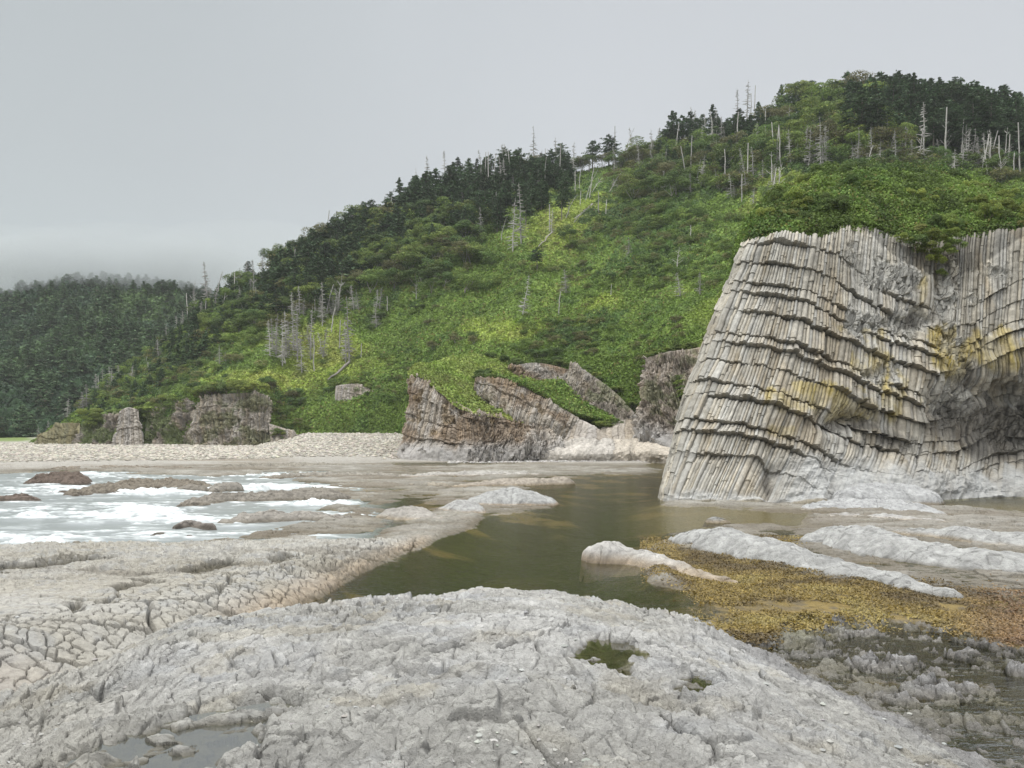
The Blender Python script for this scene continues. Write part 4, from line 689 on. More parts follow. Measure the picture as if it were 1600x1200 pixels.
def beach_place(rs, n):
    u = rs.uniform(-150, 650, n); yb = np.interp(u, [-3000, 0, 300, 500, 640], [90, 96, 104, 110, 110]); y = yb+rs.rand(n)**.8*(np.interp(u, [0, 60, 200, 450, 650], [172, 166, 158, 151, 151])-yb)
    x = (u-800)/F*y; z = ground(x, y)[0]; return np.stack([x, y, z], 1)
stones('pebbles', int(26000/QG), beach_place, lambda rs, p: .10+.22*rs.rand(len(p))**2.5*1.5, 1501, base=(.40, .37, .315))
def gully_place(rs, n):
    u = rs.uniform(700, 1075, n); y = rs.uniform(105, 116, n); x = (u-800)/F*y; z = ground(x, y)[0]; return np.stack([x, y, z], 1)
stones('pebbles', int(4000/QG), gully_place, lambda rs, p: .08+.15*rs.rand(len(p))**2, 1511, base=(.42, .40, .38))
def near_place(rs, n):
    u = rs.uniform(-200, 1750, n*6); w = 676+rs.rand(n*6)**.6*1250+240; y = H*F/(w-VH); x = (u-800)/F*y
    k = fbm(x*.8, y*.9, 1601, 3)+.25*((u > 1080)&(y > 7)); i = np.nonzero(k > .17)[0][:n]; x, y = x[i], y[i]; z = ground(x, y)[0]; ok = z > .0; return np.stack([x, y, z-.003], 1)[ok]
stones('gravel', int(1800/QG), near_place, lambda rs, p: (.01+.03*rs.rand(len(p))**3)*np.clip(p[:, 1]/7, .8, 2.0), 1521, base=(.36, .355, .335), var=.2)
# seaweed bed
def weed():
    rs = np.random.RandomState(1701); n = int(420000/QG); u = rs.uniform(1000, 1750, n); w = rs.uniform(838, 1015, n); y = H*F/(w-VH); x = (u-800)/F*y
    d = sdpoly(u+18*fbm(x*.8, y*.5, 1702, 3)*2, w+8*fbm(x*1.1, y*.6, 1703, 3)*2, WEEDP, 2.)+12*fbm(x*.5, y*.5, 1704, 3)
    hole = fbm(x*.7, y*.5, 1705, 4)
    k = (d > rs.normal(size=n)*14-4)&(hole < .12+.35*rs.rand(n))&(rs.rand(n) < .75-.4*sm(1400, 1560, u)); 
    # stray tongues: behind the long ridge and lower right
    k |= (E(u, w, 1220, 842, 50, 9)+E(u, w, 1150, 835, 40, 5)*.5 > rs.rand(n)*1.2+.15)
    u, w, x, y = u[k], w[k], x[k], y[k]; z = ground(x, y)[0]; z = np.maximum(z, -.01)+.015+.03*rs.rand(len(x))
    cen = np.stack([x, y, z], 1); nor = rs.normal(size=cen.shape)*.55+np.array([0, -.2, 1.]); nor /= np.linalg.norm(nor, axis=1)[:, None]
    V, T = tris(cen, nor, .018+.024*rs.rand(len(cen)), rs, 1.4)
    c = np.array([.25, .180, .045])*np.ones((len(cen), 3)); n1 = fbm(x*.6, y*.6, 1706, 3)[:, None]
    c = lerp(c, np.array([.32, .25, .075]), sm(0, .5, n1)); c = lerp(c, np.array([.13, .09, .03]), sm(0, -.5, n1)); c = lerp(c, np.array([.24, .135, .085]), sm(1450, 1590, u+60*n1[:, 0])[:, None]*.6)
    r = rs.rand(len(cen), 1); c = np.where(r > .85, c*.45, c*(.65+.7*rs.rand(len(cen), 1)))
    o = link('seaweed', V, [T], M_weed, None, np.repeat(c, 3, 0)); tag(o, kind='stuff', label='orange-brown seaweed bed spread over the wet flats between the ridges')
weed()
# ---------------------------------------------------------------- ground cover of leaves on the slopes
def cover(name, XYZ_fn, n, size, seed, label, lift=.25, colfn=vegcol):
    rs = np.random.RandomState(seed); x, y, z, u, v, nor = XYZ_fn(rs, n); m = len(x)
    r1, r2 = rs.rand(m), rs.rand(m); c = colfn(x, y, u, v, r1, r2)
    nn = nor+rs.normal(size=(m, 3))*.75; nn /= np.linalg.norm(nn, axis=1)[:, None]
    sz = size(rs, x, y, u, v, r1)
    cen = np.stack([x, y, z], 1)+nor*(rs.rand(m)*lift*sz/.3)[:, None]
    V, T = tris(cen, nn, sz, rs); o = link(name, V, [T], M_cover, None, np.repeat(c, 3, 0)); tag(o, kind='stuff', label=label); return o
def grid_sampler(X, Y, Z, U, Vv, mask=None, dens=None):
    ds = np.stack([np.gradient(a, axis=0) for a in (X, Y, Z)], -1); dt = np.stack([np.gradient(a, axis=1) for a in (X, Y, Z)], -1)
    Nn = np.cross(ds, dt); Nn /= np.linalg.norm(Nn, axis=-1)[..., None]+1e-9; Nn = np.where(Nn[..., 2:3] < 0, -Nn, Nn)
    def fn(rs, n):
        r, c = X.shape; W_ = np.ones((r, c)) if dens is None else dens; p = W_.ravel()/W_.sum(); k = rs.choice(r*c, n, p=p); i, j = np.divmod(k, c)
        i2 = np.clip(i+1, 0, r-1); j2 = np.clip(j+1, 0, c-1); a = rs.rand(n); b = rs.rand(n)
        g = lambda A: (A[i, j]*(1-a)*(1-b)+A[i2, j]*a*(1-b)+A[i, j2]*(1-a)*b+A[i2, j2]*a*b)
        return g(X), g(Y), g(Z), g(U), g(Vv), Nn[i, j]
    return fn
ar = np.abs(np.gradient(HU, axis=0)*np.gradient(HV, axis=1)); ar = np.where((HT <= 1.02)&(HU > 44)&(HU < 1760)&(HT > -.21), np.clip(ar, .15, 4), 0)
ar = ar*(1-sm(640, 668, HV)*sm(760, 820, HU)); ar = ar*np.where(HU > 1180, sm(330, 300, HV)+.03, 1)
cover('undergrowth', grid_sampler(HX, HY, HZ2, HU, HV, dens=ar), int(520000/QG), lambda rs, x, y, u, v, r: (.16+.30*rs.rand(len(x))**1.5)*np.clip(y/170, .7, 1.5)*np.where(r < .05, .8, 1), 2001, 'leafy green undergrowth and grass covering the steep hillside')
ar = np.clip(np.abs(np.gradient(TU, axis=0)*np.gradient(TV, axis=1)), .3, 6)*(TT > -.1)*(TT < 1.2)*(TU < 1760)
cover('undergrowth', grid_sampler(TX, TY, TZ2, TU, TV, dens=ar), int(190000/QG), lambda rs, x, y, u, v, r: .06+.10*rs.rand(len(x)), 2011, 'dense low green growth covering the top of the big cliff', lift=.8, colfn=lambda x, y, u, v, a, b: vegcol(x, y, u, v, a, b)*(.62+.45*sm(-.3, .4, fbm(x*.5, y*.35, 861, 3)))[..., None])  # darker patches in the leaf colour imitate shadows between clumps
kk_ = np.repeat(kt[None], len(hk), 0)
ar = (kk_ > -.08)*(kk_ < 1.2)*1.
cover('grass', grid_sampler(Wk[..., 0], Wk[..., 1], Wk[..., 2], KU, KV, dens=ar), int(60000/QG), lambda rs, x, y, u, v, r: .12+.24*rs.rand(len(x))**2, 2021, 'bright green turf on the sloping top of the headland', colfn=lambda x, y, u, v, a, b: vegcol(x, y, u*0+480+60*fbm(x*.2, y*.2, 9, 2), v*0+545, a, b)*np.array([.78, .86, .85]))
cover('grass', grid_sampler(Wk2[..., 0], Wk2[..., 1], Wk2[..., 2], WU2[..., 0], WU2[..., 1]), int(26000/QG), lambda rs, x, y, u, v, r: .12+.16*rs.rand(len(x)), 2025, 'green wedge of herbs between the two slanting rock bands', lift=.8)
ar = (FT <= 1.02)*1.*(FU > -330)*(FU < 420)*(.3+FT)
def farcol(x, y, u, v, a, b):
    n = fbm(x*.03, y*.03, 821, 3)[..., None]; c = lerp(np.array([.035, .068, .034]), np.array([.085, .14, .045]), sm(-.2, .45, n+.25*fbm(x*.15, y*.1, 822, 2)[..., None]))
    return c*(.6+.8*b)[..., None]
cover('distant_woods', grid_sampler(FX, FY, FZ2, FU, FV, dens=ar), int(150000/QG), lambda rs, x, y, u, v, r: (.5+.9*rs.rand(len(x)))*y/330, 2031, 'dark mixed woods covering the far hill below the low cloud', lift=.6, colfn=farcol)

# ---------------------------------------------------------------- trees
def conifer(seed, h=10., full=.15, dens=1., flat=.0):
    """fir: trunk and a crown of drooping sprays; returns (trunk, crown) mesh builders"""
    rs = np.random.RandomState(seed); T = MB(); C = MB(); lean = rs.normal(size=2)*.02*h
    pts = [(0, 0, -1.2)]+[(lean[0]*k*k, lean[1]*k*k, h*k) for k in (0, .3, .6, .85, 1)]; T.tube(pts, [.026*h, .02*h, .016*h, .010*h, .005*h, .001*h], 6, (.20, .175, .15))
    zs = full*h; cen = []; nor = []; sz = []
    while zs < h*.99:
        k = (zs-full*h)/(h*(1-full)); rad = h*.29*(1-k)**(.92-.45*flat)*(.75+.5*rs.rand())+.12
        nb = int(5+3*rs.rand())
        for b in range(nb):
            if rs.rand() > dens: continue
            a = rs.rand()*6.28; r = rad*(.65+.5*rs.rand()); up = .25*(k-.35)+.15*rs.rand(); m = int(8+r*16)
            q = rs.rand(m)**.7; sp = .26*r*(1-q*.5)
            x0 = lean[0]*(zs/h)**2+math.cos(a)*r*q+rs.normal(size=m)*sp*.5; y0 = lean[1]*(zs/h)**2+math.sin(a)*r*q+rs.normal(size=m)*sp*.5; z0 = zs+r*q*up-.05*r*q*q+rs.normal(size=m)*.05*h*.2
            cen.append(np.stack([x0, y0, z0], 1)); nor.append(np.array([math.cos(a)*.3, math.sin(a)*.3, 1])+rs.normal(size=(m, 3))*.35); sz.append((.10+.14*rs.rand(m))*h/9)
            if rs.rand() > .8 and k < .5: C.tube([(lean[0]*(zs/h)**2, lean[1]*(zs/h)**2, zs), (math.cos(a)*r*.9, math.sin(a)*r*.9, zs+r*.9*up)], [.012*h*.4, .004*h*.4], 3, (.2, .17, .14))
        zs += h*(.042+.018*rs.rand())
    cen = np.concatenate(cen); nor = np.concatenate(nor); sz = np.concatenate(sz); nor /= np.linalg.norm(nor, axis=1)[:, None]
    V, F_ = tris(cen, nor, sz, rs, 1.5); r = rs.rand(len(cen), 1); c = np.array([.078, .125, .060])*(.45+1.1*r); c = np.where(rs.rand(len(cen), 1) > .94, np.array([.09, .075, .05]), c)
    C.add(V, F_, np.repeat(c, 3, 0)); return T, C
def broadleaf(seed, h=6., zf=.8, tone=(.06, .105, .03), leaf=.16, n=2600, wide=.55, trunk=.45, tcol=(.3, .28, .25)):
    rs = np.random.RandomState(seed); T = MB(); C = MB()
    nl = 3+rs.randint(4); tips = []
    for i in range(nl):
        a = rs.rand()*6.28; r = h*wide*(.2+.6*rs.rand()); zt = h*(.55+.35*rs.rand()); b = rs.normal(size=2)*.04*h
        T.tube([(0, 0, -.8), (b[0], b[1], h*.18), (math.cos(a)*r*.5+b[0], math.sin(a)*r*.5+b[1], zt*.6), (math.cos(a)*r, math.sin(a)*r, zt)], [.018*h, .014*h, .009*h, .003*h], 5, tcol); tips.append((math.cos(a)*r, math.sin(a)*r, zt))
    cl = [(t[0], t[1], t[2], h*(.13+.12*rs.rand())) for t in tips]
    for i in range(9+rs.randint(6)):
        a = rs.rand()*6.28; r = h*wide*math.sqrt(rs.rand()); zt = h*(trunk+(.92-trunk)*(1-(r/(h*wide))**2*.6)*(.55+.45*rs.rand())); cl.append((math.cos(a)*r, math.sin(a)*r, zt, h*(.10+.13*rs.rand())))
    cl = np.array(cl); k = rs.choice(len(cl), n, p=cl[:, 3]**2/np.sum(cl[:, 3]**2)); d = rs.normal(size=(n, 3)); d /= np.linalg.norm(d, axis=1)[:, None]; d[:, 2] = np.where(rs.rand(n) < .7, np.abs(d[:, 2]), d[:, 2])
    rr_ = cl[k, 3]*(.75+.35*rs.rand(n)); cen = cl[k, :3]+d*rr_[:, None]*np.array([1.1, 1.1, zf]); nor = d+rs.normal(size=(n, 3))*.6+np.array([0, 0, .3]); nor /= np.linalg.norm(nor, axis=1)[:, None]
    V, F_ = tris(cen, nor, leaf*(.7+.6*rs.rand(n)), rs); ct = .8+.4*rs.rand(len(cl)); c = np.array(tone)*(.65+.7*rs.rand(n, 1))*ct[k][:, None]; c = np.where(rs.rand(n, 1) > .95, c*np.array([1.9, 1.5, 1.2]), c)
    C.add(V, F_, np.repeat(c, 3, 0)); return T, C
def snag(seed, h=10., kind=0):
    """dead standing trunk: 0 twiggy spruce skeleton, 1 bare pole, 2 branching dead birch, 3 bent pole"""
    rs = np.random.RandomState(seed); T = MB(); col = np.array((.46, .44, .41))*(.65+.45*rs.rand()) if kind else np.array((.40, .385, .36))
    b = rs.normal(size=2)*.03*h; r0 = .013*h+.05
    if kind == 3: b = np.array([.22*h*rs.choice([-1, 1]), 0])
    pts = np.array([(b[0]*k*k, b[1]*k*k, -1+(h+1)*k) for k in np.linspace(0, 1, 7)]); pts[1:-1, :2] += rs.normal(size=(5, 2))*.006*h
    tip = .15 if kind != 1 else .6
    T.tube(pts, r0*np.linspace(1, tip, 7), 6, col)
    at = lambda k: np.array([np.interp(k, np.linspace(0, 1, 7), pts[:, i]) for i in range(3)])
    if kind == 0:
        for i in range(int(75+40*rs.rand())):
            k = .18+.8*rs.rand(); a = rs.rand()*6.28; L_ = h*.20*(1.1-k)*(.35+.8*rs.rand())+.12; p = at(k); q = p+np.array([math.cos(a)*L_, math.sin(a)*L_, L_*rs.uniform(-.35, .25)]); T.tube([p, (p+q)/2+np.array([0, 0, -.04*L_]), q], [.075, .055, .03], 3, col*(.8+.4*rs.rand()))
            if rs.rand() > .4:
                q2 = (p+q)/2+np.array([math.cos(a+.8)*L_*.4, math.sin(a+.8)*L_*.4, 0]); T.tube([(p+q)/2, q2], [.03, .015], 3, col)
    elif kind in (1, 3):
        for i in range(int(3+8*rs.rand())):
            k = .3+.65*rs.rand(); a = rs.rand()*6.28; L_ = .3+.7*rs.rand(); p = at(k); T.tube([p, p+np.array([math.cos(a)*L_, math.sin(a)*L_, L_*rs.uniform(-.2, .5)])], [.045, .02], 3, col)
    else:
        for i in range(7):
            k = .3+.6*rs.rand(); a = rs.rand()*6.28; L_ = h*.25*(1.2-k); p = at(k); q = p+np.array([math.cos(a)*L_*.7, math.sin(a)*L_*.7, L_*.8]); T.tube([p, p*.4+q*.6+np.array([0, 0, -.1]), q], [.08, .05, .02], 4, col)
            for j in range(4):
                w_ = lerp(p, q, .4+.6*rs.rand()); a2 = a+rs.normal(); T.tube([w_, w_+np.array([math.cos(a2)*L_*.35, math.sin(a2)*L_*.35, L_*.3*rs.rand()])], [.035, .015], 3, col)
    return T
def make_tree(name, pair, tm, cm, wood='trunk'):
    r = empty(name); T, C = pair; T.build(wood, tm, r, smooth=True); C.build('crown', cm, r); return r
def copy_tree(o):
    c = o.copy(); COL.objects.link(c)
    for ch in list(o.children):
        d = ch.copy(); COL.objects.link(d); d.parent = c
    return c
used = set()
def place(proto, loc, sc, rz, label, cat, group):
    if proto.name in used: o = copy_tree(proto)
    else: o = proto; used.add(proto.name)
    o.location = loc; o.scale = (sc[0], sc[0], sc[1]); o.rotation_euler = (0, 0, rz); tag(o, label, cat, group); return o
con = [make_tree('conifer', conifer(3000+i, 10, full=[.12, .3, .18, .4, .1, .25, .5, .2][i], dens=[1, .9, .8, .95, 1, .7, .9, .85][i], flat=[0, .3, 0, .8, .2, .5, 1, 0][i]), M_bark, M_tree) for i in range(8)]
bro = [make_tree('broadleaf_tree', broadleaf(3100+i, 6, tone=[(.13, .19, .05), (.10, .155, .045), (.16, .22, .055), (.145, .145, .065), (.085, .135, .045), (.18, .24, .06)][i], trunk=[.3, .45, .25, .4, .35, .2][i]), M_bark, M_tree) for i in range(6)]
sng = {k: [] for k in range(4)}
for k, n in ((0, 6), (1, 4), (2, 4), (3, 2)):
    for i in range(n):
        o = snag(3200+k*20+i, 10, k).build('dead_tree', M_bark, None, smooth=True); sng[k].append(o)
rs = np.random.RandomState(4001)
def sky_v(u):  # tree-top line in the photograph
    return np.interp(u, [300, 350, 400, 450, 500, 550, 600, 650, 700, 750, 800, 850, 900, 950, 1000, 1050, 1100, 1150, 1200, 1250, 1300, 1380, 1450, 1500, 1550, 1600, 1700], [452, 424, 402, 378, 350, 328, 294, 268, 250, 240, 232, 238, 246, 236, 222, 190, 192, 168, 142, 124, 122, 114, 124, 126, 134, 148, 170])
# conifers: (u0,u1, offset below the ridge v0..v1, count, height px range, label, group)
CZ = [(300, 430, 0, 60, 18, (26, 40), 'dark fir in the thin row along the low end of the ridge', 'firs along the low end of the ridge'),
      (430, 700, 0, 75, 70, (36, 58), 'dark fir crowding the middle crest of the ridge against the sky', 'firs crowding the middle crest'),
      (700, 890, 0, 90, 44, (40, 62), 'dark fir in the stand behind the bare white trunks', 'firs behind the white trunks'),
      (1020, 1230, -5, 60, 26, (34, 55), 'scattered dark fir among dead trunks on the upper right slope', 'firs on the upper right slope'),
      (1330, 1720, 0, 84, 86, (55, 105), 'tall dark fir in the dense wood above the big cliff', 'tall firs above the big cliff'),
      (1230, 1340, 0, 40, 14, (35, 50), 'dark fir at the left edge of the summit wood', 'firs at the left edge of the summit wood')]
for (u0, u1, a, b, n, hp, lab, grp) in CZ:
    for i in range(n):
        u = rs.uniform(u0, u1); rv = float(tab(np.array([u]), RIDGE, 1)[0]); q = rs.rand() if i > n*.35 else rs.rand()*.12; v = rv+2+a+(b-a)*q
        if i <= n*.35: u = u0+(u1-u0)*(i+rs.rand()*.8)/(n*.35)
        p = hillpos(u, v); hpx = rs.uniform(*hp); top = float(sky_v(u)); hpx = min(hpx, max(v-top+rs.uniform(-10, 7), 16)) if u < 1020 or u > 1230 else hpx; s = hpx*p[1]/F/10; k = rs.randint(8)
        place(con[k], (p[0], p[1], p[2]-.1), (s*rs.uniform(.9, 1.35), s), rs.rand()*6.28, lab, 'conifer', grp)
BZ = [([(560, 385, 130, 50), (640, 430, 90, 30), (690, 380, 50, 40)], 90, (26, 44), (0, 1, 2, 3, 4), 'rounded leafy tree in the thicket on the bulging middle slope', 'leafy trees on the bulging middle slope'),
      ([(420, 470, 60, 30), (350, 520, 50, 25), (500, 460, 50, 25)], 44, (22, 34), (0, 1, 4, 2), 'leafy tree in the dark belt above the bright grass bank', 'leafy trees above the bright grass bank'),
      ([(1100, 250, 110, 26), (1010, 300, 60, 20), (1250, 215, 60, 25)], 66, (24, 40), (1, 3, 4, 0), 'wind-bent leafy tree among dead trunks on the upper right slope', 'leafy trees on the upper right slope'),
      ([(1300, 190, 60, 25), (1350, 230, 60, 20), (1320, 240, 90, 16)], 44, (34, 54), (2, 5, 0, 3), 'light green leafy tree in front of the tall dark firs', 'light green trees before the tall firs'),
      ([(840, 260, 60, 8), (950, 262, 60, 6)], 16, (20, 34), (1, 3), 'small leafy tree standing thin against the sky on the ridge', 'thin leafy trees on the ridge line'),
      ([(1480, 270, 110, 10)], 20, (24, 36), (1, 4, 3), 'low leafy tree at the foot of the tall dark firs', 'low trees at the foot of the tall firs')]
for (cz, n, hp, ks, lab, grp) in BZ:
    for i in range(n):
        a, b, ra, rb = cz[i % len(cz)]; u = a+rs.uniform(-1, 1)*ra; v = b+rs.uniform(-1, 1)*rb
        rv = float(tab(np.array([u]), RIDGE, 1)[0]); v = max(v, rv+2); p = hillpos(u, v); s = rs.uniform(*hp)*p[1]/F/6
        place(bro[ks[rs.randint(len(ks))]], (p[0], p[1], p[2]-.2), (s*rs.uniform(.9, 1.3), s), rs.rand()*6.28, lab, 'tree', grp)
# lone living trees
for (u, v, vt, k, lab) in ((838, 425, 385, 6, 'lone dark flat-topped fir standing mid slope over the leaning dead trunk'), (503, 492, 440, 3, 'umbrella-topped fir above the stand of dead trunks'), (430, 505, 455, 1, 'dark fir on a bare stem left of the umbrella-topped fir'), (875, 262, 216, 6, 'ragged dark fir with a clear stem on the skyline right of the tall skeleton'),
                           (925, 262, 215, 3, 'round-headed fir on the skyline, second ragged crown along'), (950, 262, 210, 6, 'layered skyline fir leaning towards a dead pole'), (1052, 235, 172, 1, 'full dark skyline fir before the ridge climbs'), (1090, 232, 182, 5, 'thin skyline fir with broken top by the full dark one')):
    p = hillpos(u, v); s = (v-vt)*p[1]/F/10; place(con[k], (p[0], p[1], p[2]-.1), (s*1.25, s), rs.rand()*6, lab, 'conifer', 'lone firs')
# dead trees read off the photograph: base u, base v, top v, kind, lean (deg)
SN = [(421, 562, 500, 0, 0), (430, 558, 490, 0, 0), (440, 576, 498, 0, 1), (447, 560, 485, 0, -1), (458, 550, 472, 0, 0), (464, 566, 474, 0, 1), (471, 584, 528, 0, 0), (489, 582, 525, 1, 0), (485, 545, 478, 0, 0), (502, 512, 440, 0, 1), (529, 545, 500, 1, 0), (539, 568, 500, 0, 0), (545, 570, 462, 0, -2), (563, 562, 536, 1, 0), (587, 514, 475, 0, 0), (517, 520, 480, 1, 3),
      (445, 570, 530, 2, -8), (452, 556, 500, 0, 0), (800, 396, 308, 0, 1), (813, 384, 285, 0, 0), (783, 378, 336, 3, -2), (775, 342, 300, 1, 0), (750, 380, 322, 0, 0), (757, 300, 238, 1, 0), (762, 306, 236, 1, 0), (772, 292, 240, 1, 0), (833, 272, 196, 0, 0), (785, 280, 224, 0, 0), (788, 300, 246, 0, 0), (851, 272, 232, 1, 0), (873, 292, 225, 1, 0), (894, 285, 220, 0, 0), (820, 284, 258, 1, 12),
      (815, 496, 428, 0, 12), (872, 494, 455, 1, 0), (884, 462, 420, 0, 0), (983, 406, 370, 0, 0), (1056, 425, 386, 2, 6), (1079, 378, 352, 1, 0), (1063, 466, 425, 0, -4), (1093, 464, 425, 0, 2), (953, 464, 444, 1, 0), (883, 342, 300, 3, 10), (898, 306, 266, 1, 0), (904, 298, 268, 1, 0), (888, 338, 312, 1, 0), (905, 322, 298, 1, 0), (894, 350, 310, 3, 30), (858, 362, 318, 1, 0), (861, 366, 326, 0, 0),
      (914, 316, 262, 3, 10), (920, 310, 256, 1, 6), (924, 302, 270, 2, 30), (935, 334, 300, 1, 0), (945, 340, 312, 1, 0), (951, 302, 262, 2, 25), (960, 240, 196, 1, 0), (972, 240, 197, 3, 8), (983, 240, 216, 1, 0), (993, 284, 264, 1, 0), (1039, 300, 266, 0, 0), (1055, 300, 268, 0, 0), (1078, 280, 212, 1, 0), (1056, 250, 218, 0, 0), (1101, 236, 178, 1, 0), (1120, 222, 170, 0, 0), (1151, 240, 174, 1, 0), (1152, 170, 139, 0, 0), (1166, 175, 124, 0, 0), (1173, 172, 146, 1, 0), (1177, 172, 134, 1, 0),
      (1166, 286, 222, 1, 2), (1176, 280, 228, 0, 0), (1135, 300, 270, 0, 0), (1205, 272, 236, 2, 0), (1282, 252, 182, 0, 0), (1290, 250, 195, 0, 2), (1232, 208, 168, 2, 0), (1240, 206, 172, 1, 4), (1222, 206, 180, 2, 0), (1378, 238, 192, 1, 0), (1385, 242, 208, 2, 8), (1444, 252, 160, 0, 0), (1475, 248, 168, 1, 0), (1490, 276, 232, 0, 0), (1470, 268, 246, 2, 14), (1507, 220, 172, 1, 0), (1340, 250, 222, 2, 0), (1410, 245, 218, 2, 0), (1545, 262, 215, 1, 0), (1560, 262, 212, 1, 0), (1575, 258, 210, 1, 0), (1592, 262, 190, 1, 0), (1530, 258, 222, 0, 0), (1582, 268, 238, 1, 0),
      (660, 330, 292, 1, 0), (610, 342, 308, 1, 0), (668, 290, 242, 0, 0), (650, 285, 262, 0, 0), (724, 330, 300, 0, 0), (724, 362, 330, 1, 0), (682, 330, 300, 0, 0), (511, 375, 328, 1, 0), (525, 372, 330, 1, 0), (505, 405, 375, 1, 0), (474, 400, 358, 0, 0), (460, 430, 388, 1, 0), (451, 442, 405, 1, 0), (432, 412, 386, 0, 0), (425, 414, 386, 0, 0), (572, 440, 405, 2, 0), (660, 445, 425, 2, -20), (650, 470, 440, 2, 0),
      (294, 540, 520, 1, 0), (342, 572, 540, 0, 0), (352, 568, 550, 0, 0), (320, 500, 470, 1, 0), (330, 480, 450, 0, 0), (312, 506, 470, 0, 0), (300, 505, 480, 0, 0), (340, 480, 445, 2, 0), (352, 470, 440, 0, 0), (365, 470, 425, 1, 0), (375, 455, 418, 0, 0), (385, 450, 408, 0, 0), (395, 448, 405, 0, 0), (408, 440, 398, 0, 0), (275, 500, 475, 0, 0), (285, 505, 480, 0, 0), (260, 540, 505, 0, 0), (247, 560, 530, 0, 0), (228, 572, 555, 1, 0), (232, 590, 565, 0, 0), (205, 600, 570, 0, 0),
      (154, 622, 588, 1, 0), (160, 610, 570, 0, 0), (170, 608, 572, 0, 0), (175, 612, 575, 0, 0), (150, 600, 560, 0, 0), (185, 600, 570, 0, 0), (104, 642, 608, 0, 0), (135, 640, 600, 0, 0), (128, 645, 612, 0, 0), (60, 668, 645, 0, 0), (75, 660, 640, 0, 0)]
for (a, b, ra, rb, n) in ((1120, 235, 100, 14, 22), (1000, 265, 50, 10, 12), (1130, 290, 90, 16, 14), (780, 285, 90, 20, 16), (1250, 240, 50, 12, 12), (1420, 250, 120, 14, 16), (1550, 260, 50, 10, 12), (470, 555, 50, 22, 8), (350, 480, 60, 20, 12), (1180, 310, 40, 14, 8), (480, 500, 60, 10, 8), (560, 490, 50, 8, 10)):
    for i in range(n):
        u = a+rs.uniform(-1, 1)*ra; v = b+rs.uniform(-1, 1)*rb; SN.append((u, v, v-rs.uniform(24, 60), int(rs.choice([0, 0, 0, 0, 1, 2])), rs.normal()*5))
SPEC = {(833, 272): 'tallest grey dead spruce skeleton standing on the skyline', (545, 570): 'tallest pale dead spruce in the stand above the pebble bank', (563, 562): 'short thick broken stub right of the dead spruce stand', (815, 496): 'leaning dead trunk with short twigs mid slope under the lone fir', (872, 494): 'bare pole rising from the pinkish rock patch',
        (953, 464): 'short white stub alone in the ferns mid slope', (1078, 280): 'stout white pole in the bushes right of the grassy spur', (1166, 286): 'white trunk with tangled grey branches above the cliff edge', (1282, 252): 'grey dead spruce with a long bare stem above the cliff-top shrubs', (1444, 252): 'huge grey skeleton with long side branches above the cliff-top shrubs',
        (972, 240): 'crooked thin skyline tree bent at the top', (489, 582): 'slim pale pole lowest on the bright grass bank', (983, 406): 'single twiggy grey stem in the middle of the dark bushes', (587, 514): 'dead tree with wide bare arms at the lower edge of the thicket', (883, 342): 'bent white trunk on the yellow-green grassy spur', (894, 350): 'white trunk slanting far over on the yellow-green grassy spur', (1063, 466): 'grey bushy skeleton low on the slope left of the cliff edge', (1093, 464): 'twiggy dead stem nearest the cliff edge', (154, 622): 'bright white bare trunk low on the wooded spur at far left'}
def zone_lab(u, v):
    if u < 260: return 'grey dead tree low on the wooded spur at far left', 'dead trees on the far left spur'
    if u < 420: return 'grey dead tree on the low end of the ridge', 'dead trees on the low ridge end'
    if u < 620 and v > 480: return 'grey dead spruce in the stand on the bright grass bank', 'dead spruces on the grass bank'
    if u < 740: return 'pale dead trunk poking out of the dark crest trees', 'dead trunks in the crest trees'
    if u < 850: return 'pale dead trunk at the edge of the dark fir stand', 'dead trunks by the fir stand'
    if u < 1010: return 'bleached dead trunk on the grassy spur below the skyline', 'dead trunks on the grassy spur'
    if u < 1230: return 'dead trunk in the bushes of the upper right slope', 'dead trunks on the upper right slope'
    return 'dead trunk standing behind the cliff-top shrubs', 'dead trunks behind the cliff-top shrubs'
cnt = {k: 0 for k in range(4)}
for (u, v, vt, k, ln) in SN:
    far = u < 240
    if far and u < 200 and v > 560:
        i = int(np.argmin(np.abs(fu-u))); j = int(np.argmin(np.abs(FV[i, :len(ft)-19]-v))); p = (float(FX[i, j]), float(FY[i, j]), float(FZ[i, j]))
        i2 = hillpos(u, v); 
        if i2[1] < p[1] and abs(float(HV[int(np.clip(np.searchsorted(hu, u), 0, len(hu)-1))].min())-v) > 4: p = i2
    else:
        v = max(v, float(tab(np.array([u]), RIDGE, 1)[0])+1) if u > 300 else v; p = hillpos(u, v)
    if u > 1200 and v > 222: v = v+13; p = hillpos(u, v)
    s = max(v-vt, 8)*p[1]/F/10; o = sng[k][cnt[k] % len(sng[k])]; cnt[k] += 1
    key = (u, v) if (u, v) in SPEC else None; key = key or next((q for q in SPEC if q[0] == u and abs(q[1]-v) < 12), None)
    lab, grp = (SPEC[key], None) if key else zone_lab(u, v)
    if o.name in used: o = o.copy(); COL.objects.link(o)
    else: used.add(o.name)
    o.location = (p[0], p[1], p[2]); fat = np.clip(1/max(s, .3)*.9, .85, 1.6); o.scale = (s*fat, s*fat, s); o.rotation_euler = (0, R(ln), 0)
    if 'group' in o.keys(): del o['group']
    tag(o, lab, 'dead tree', grp)
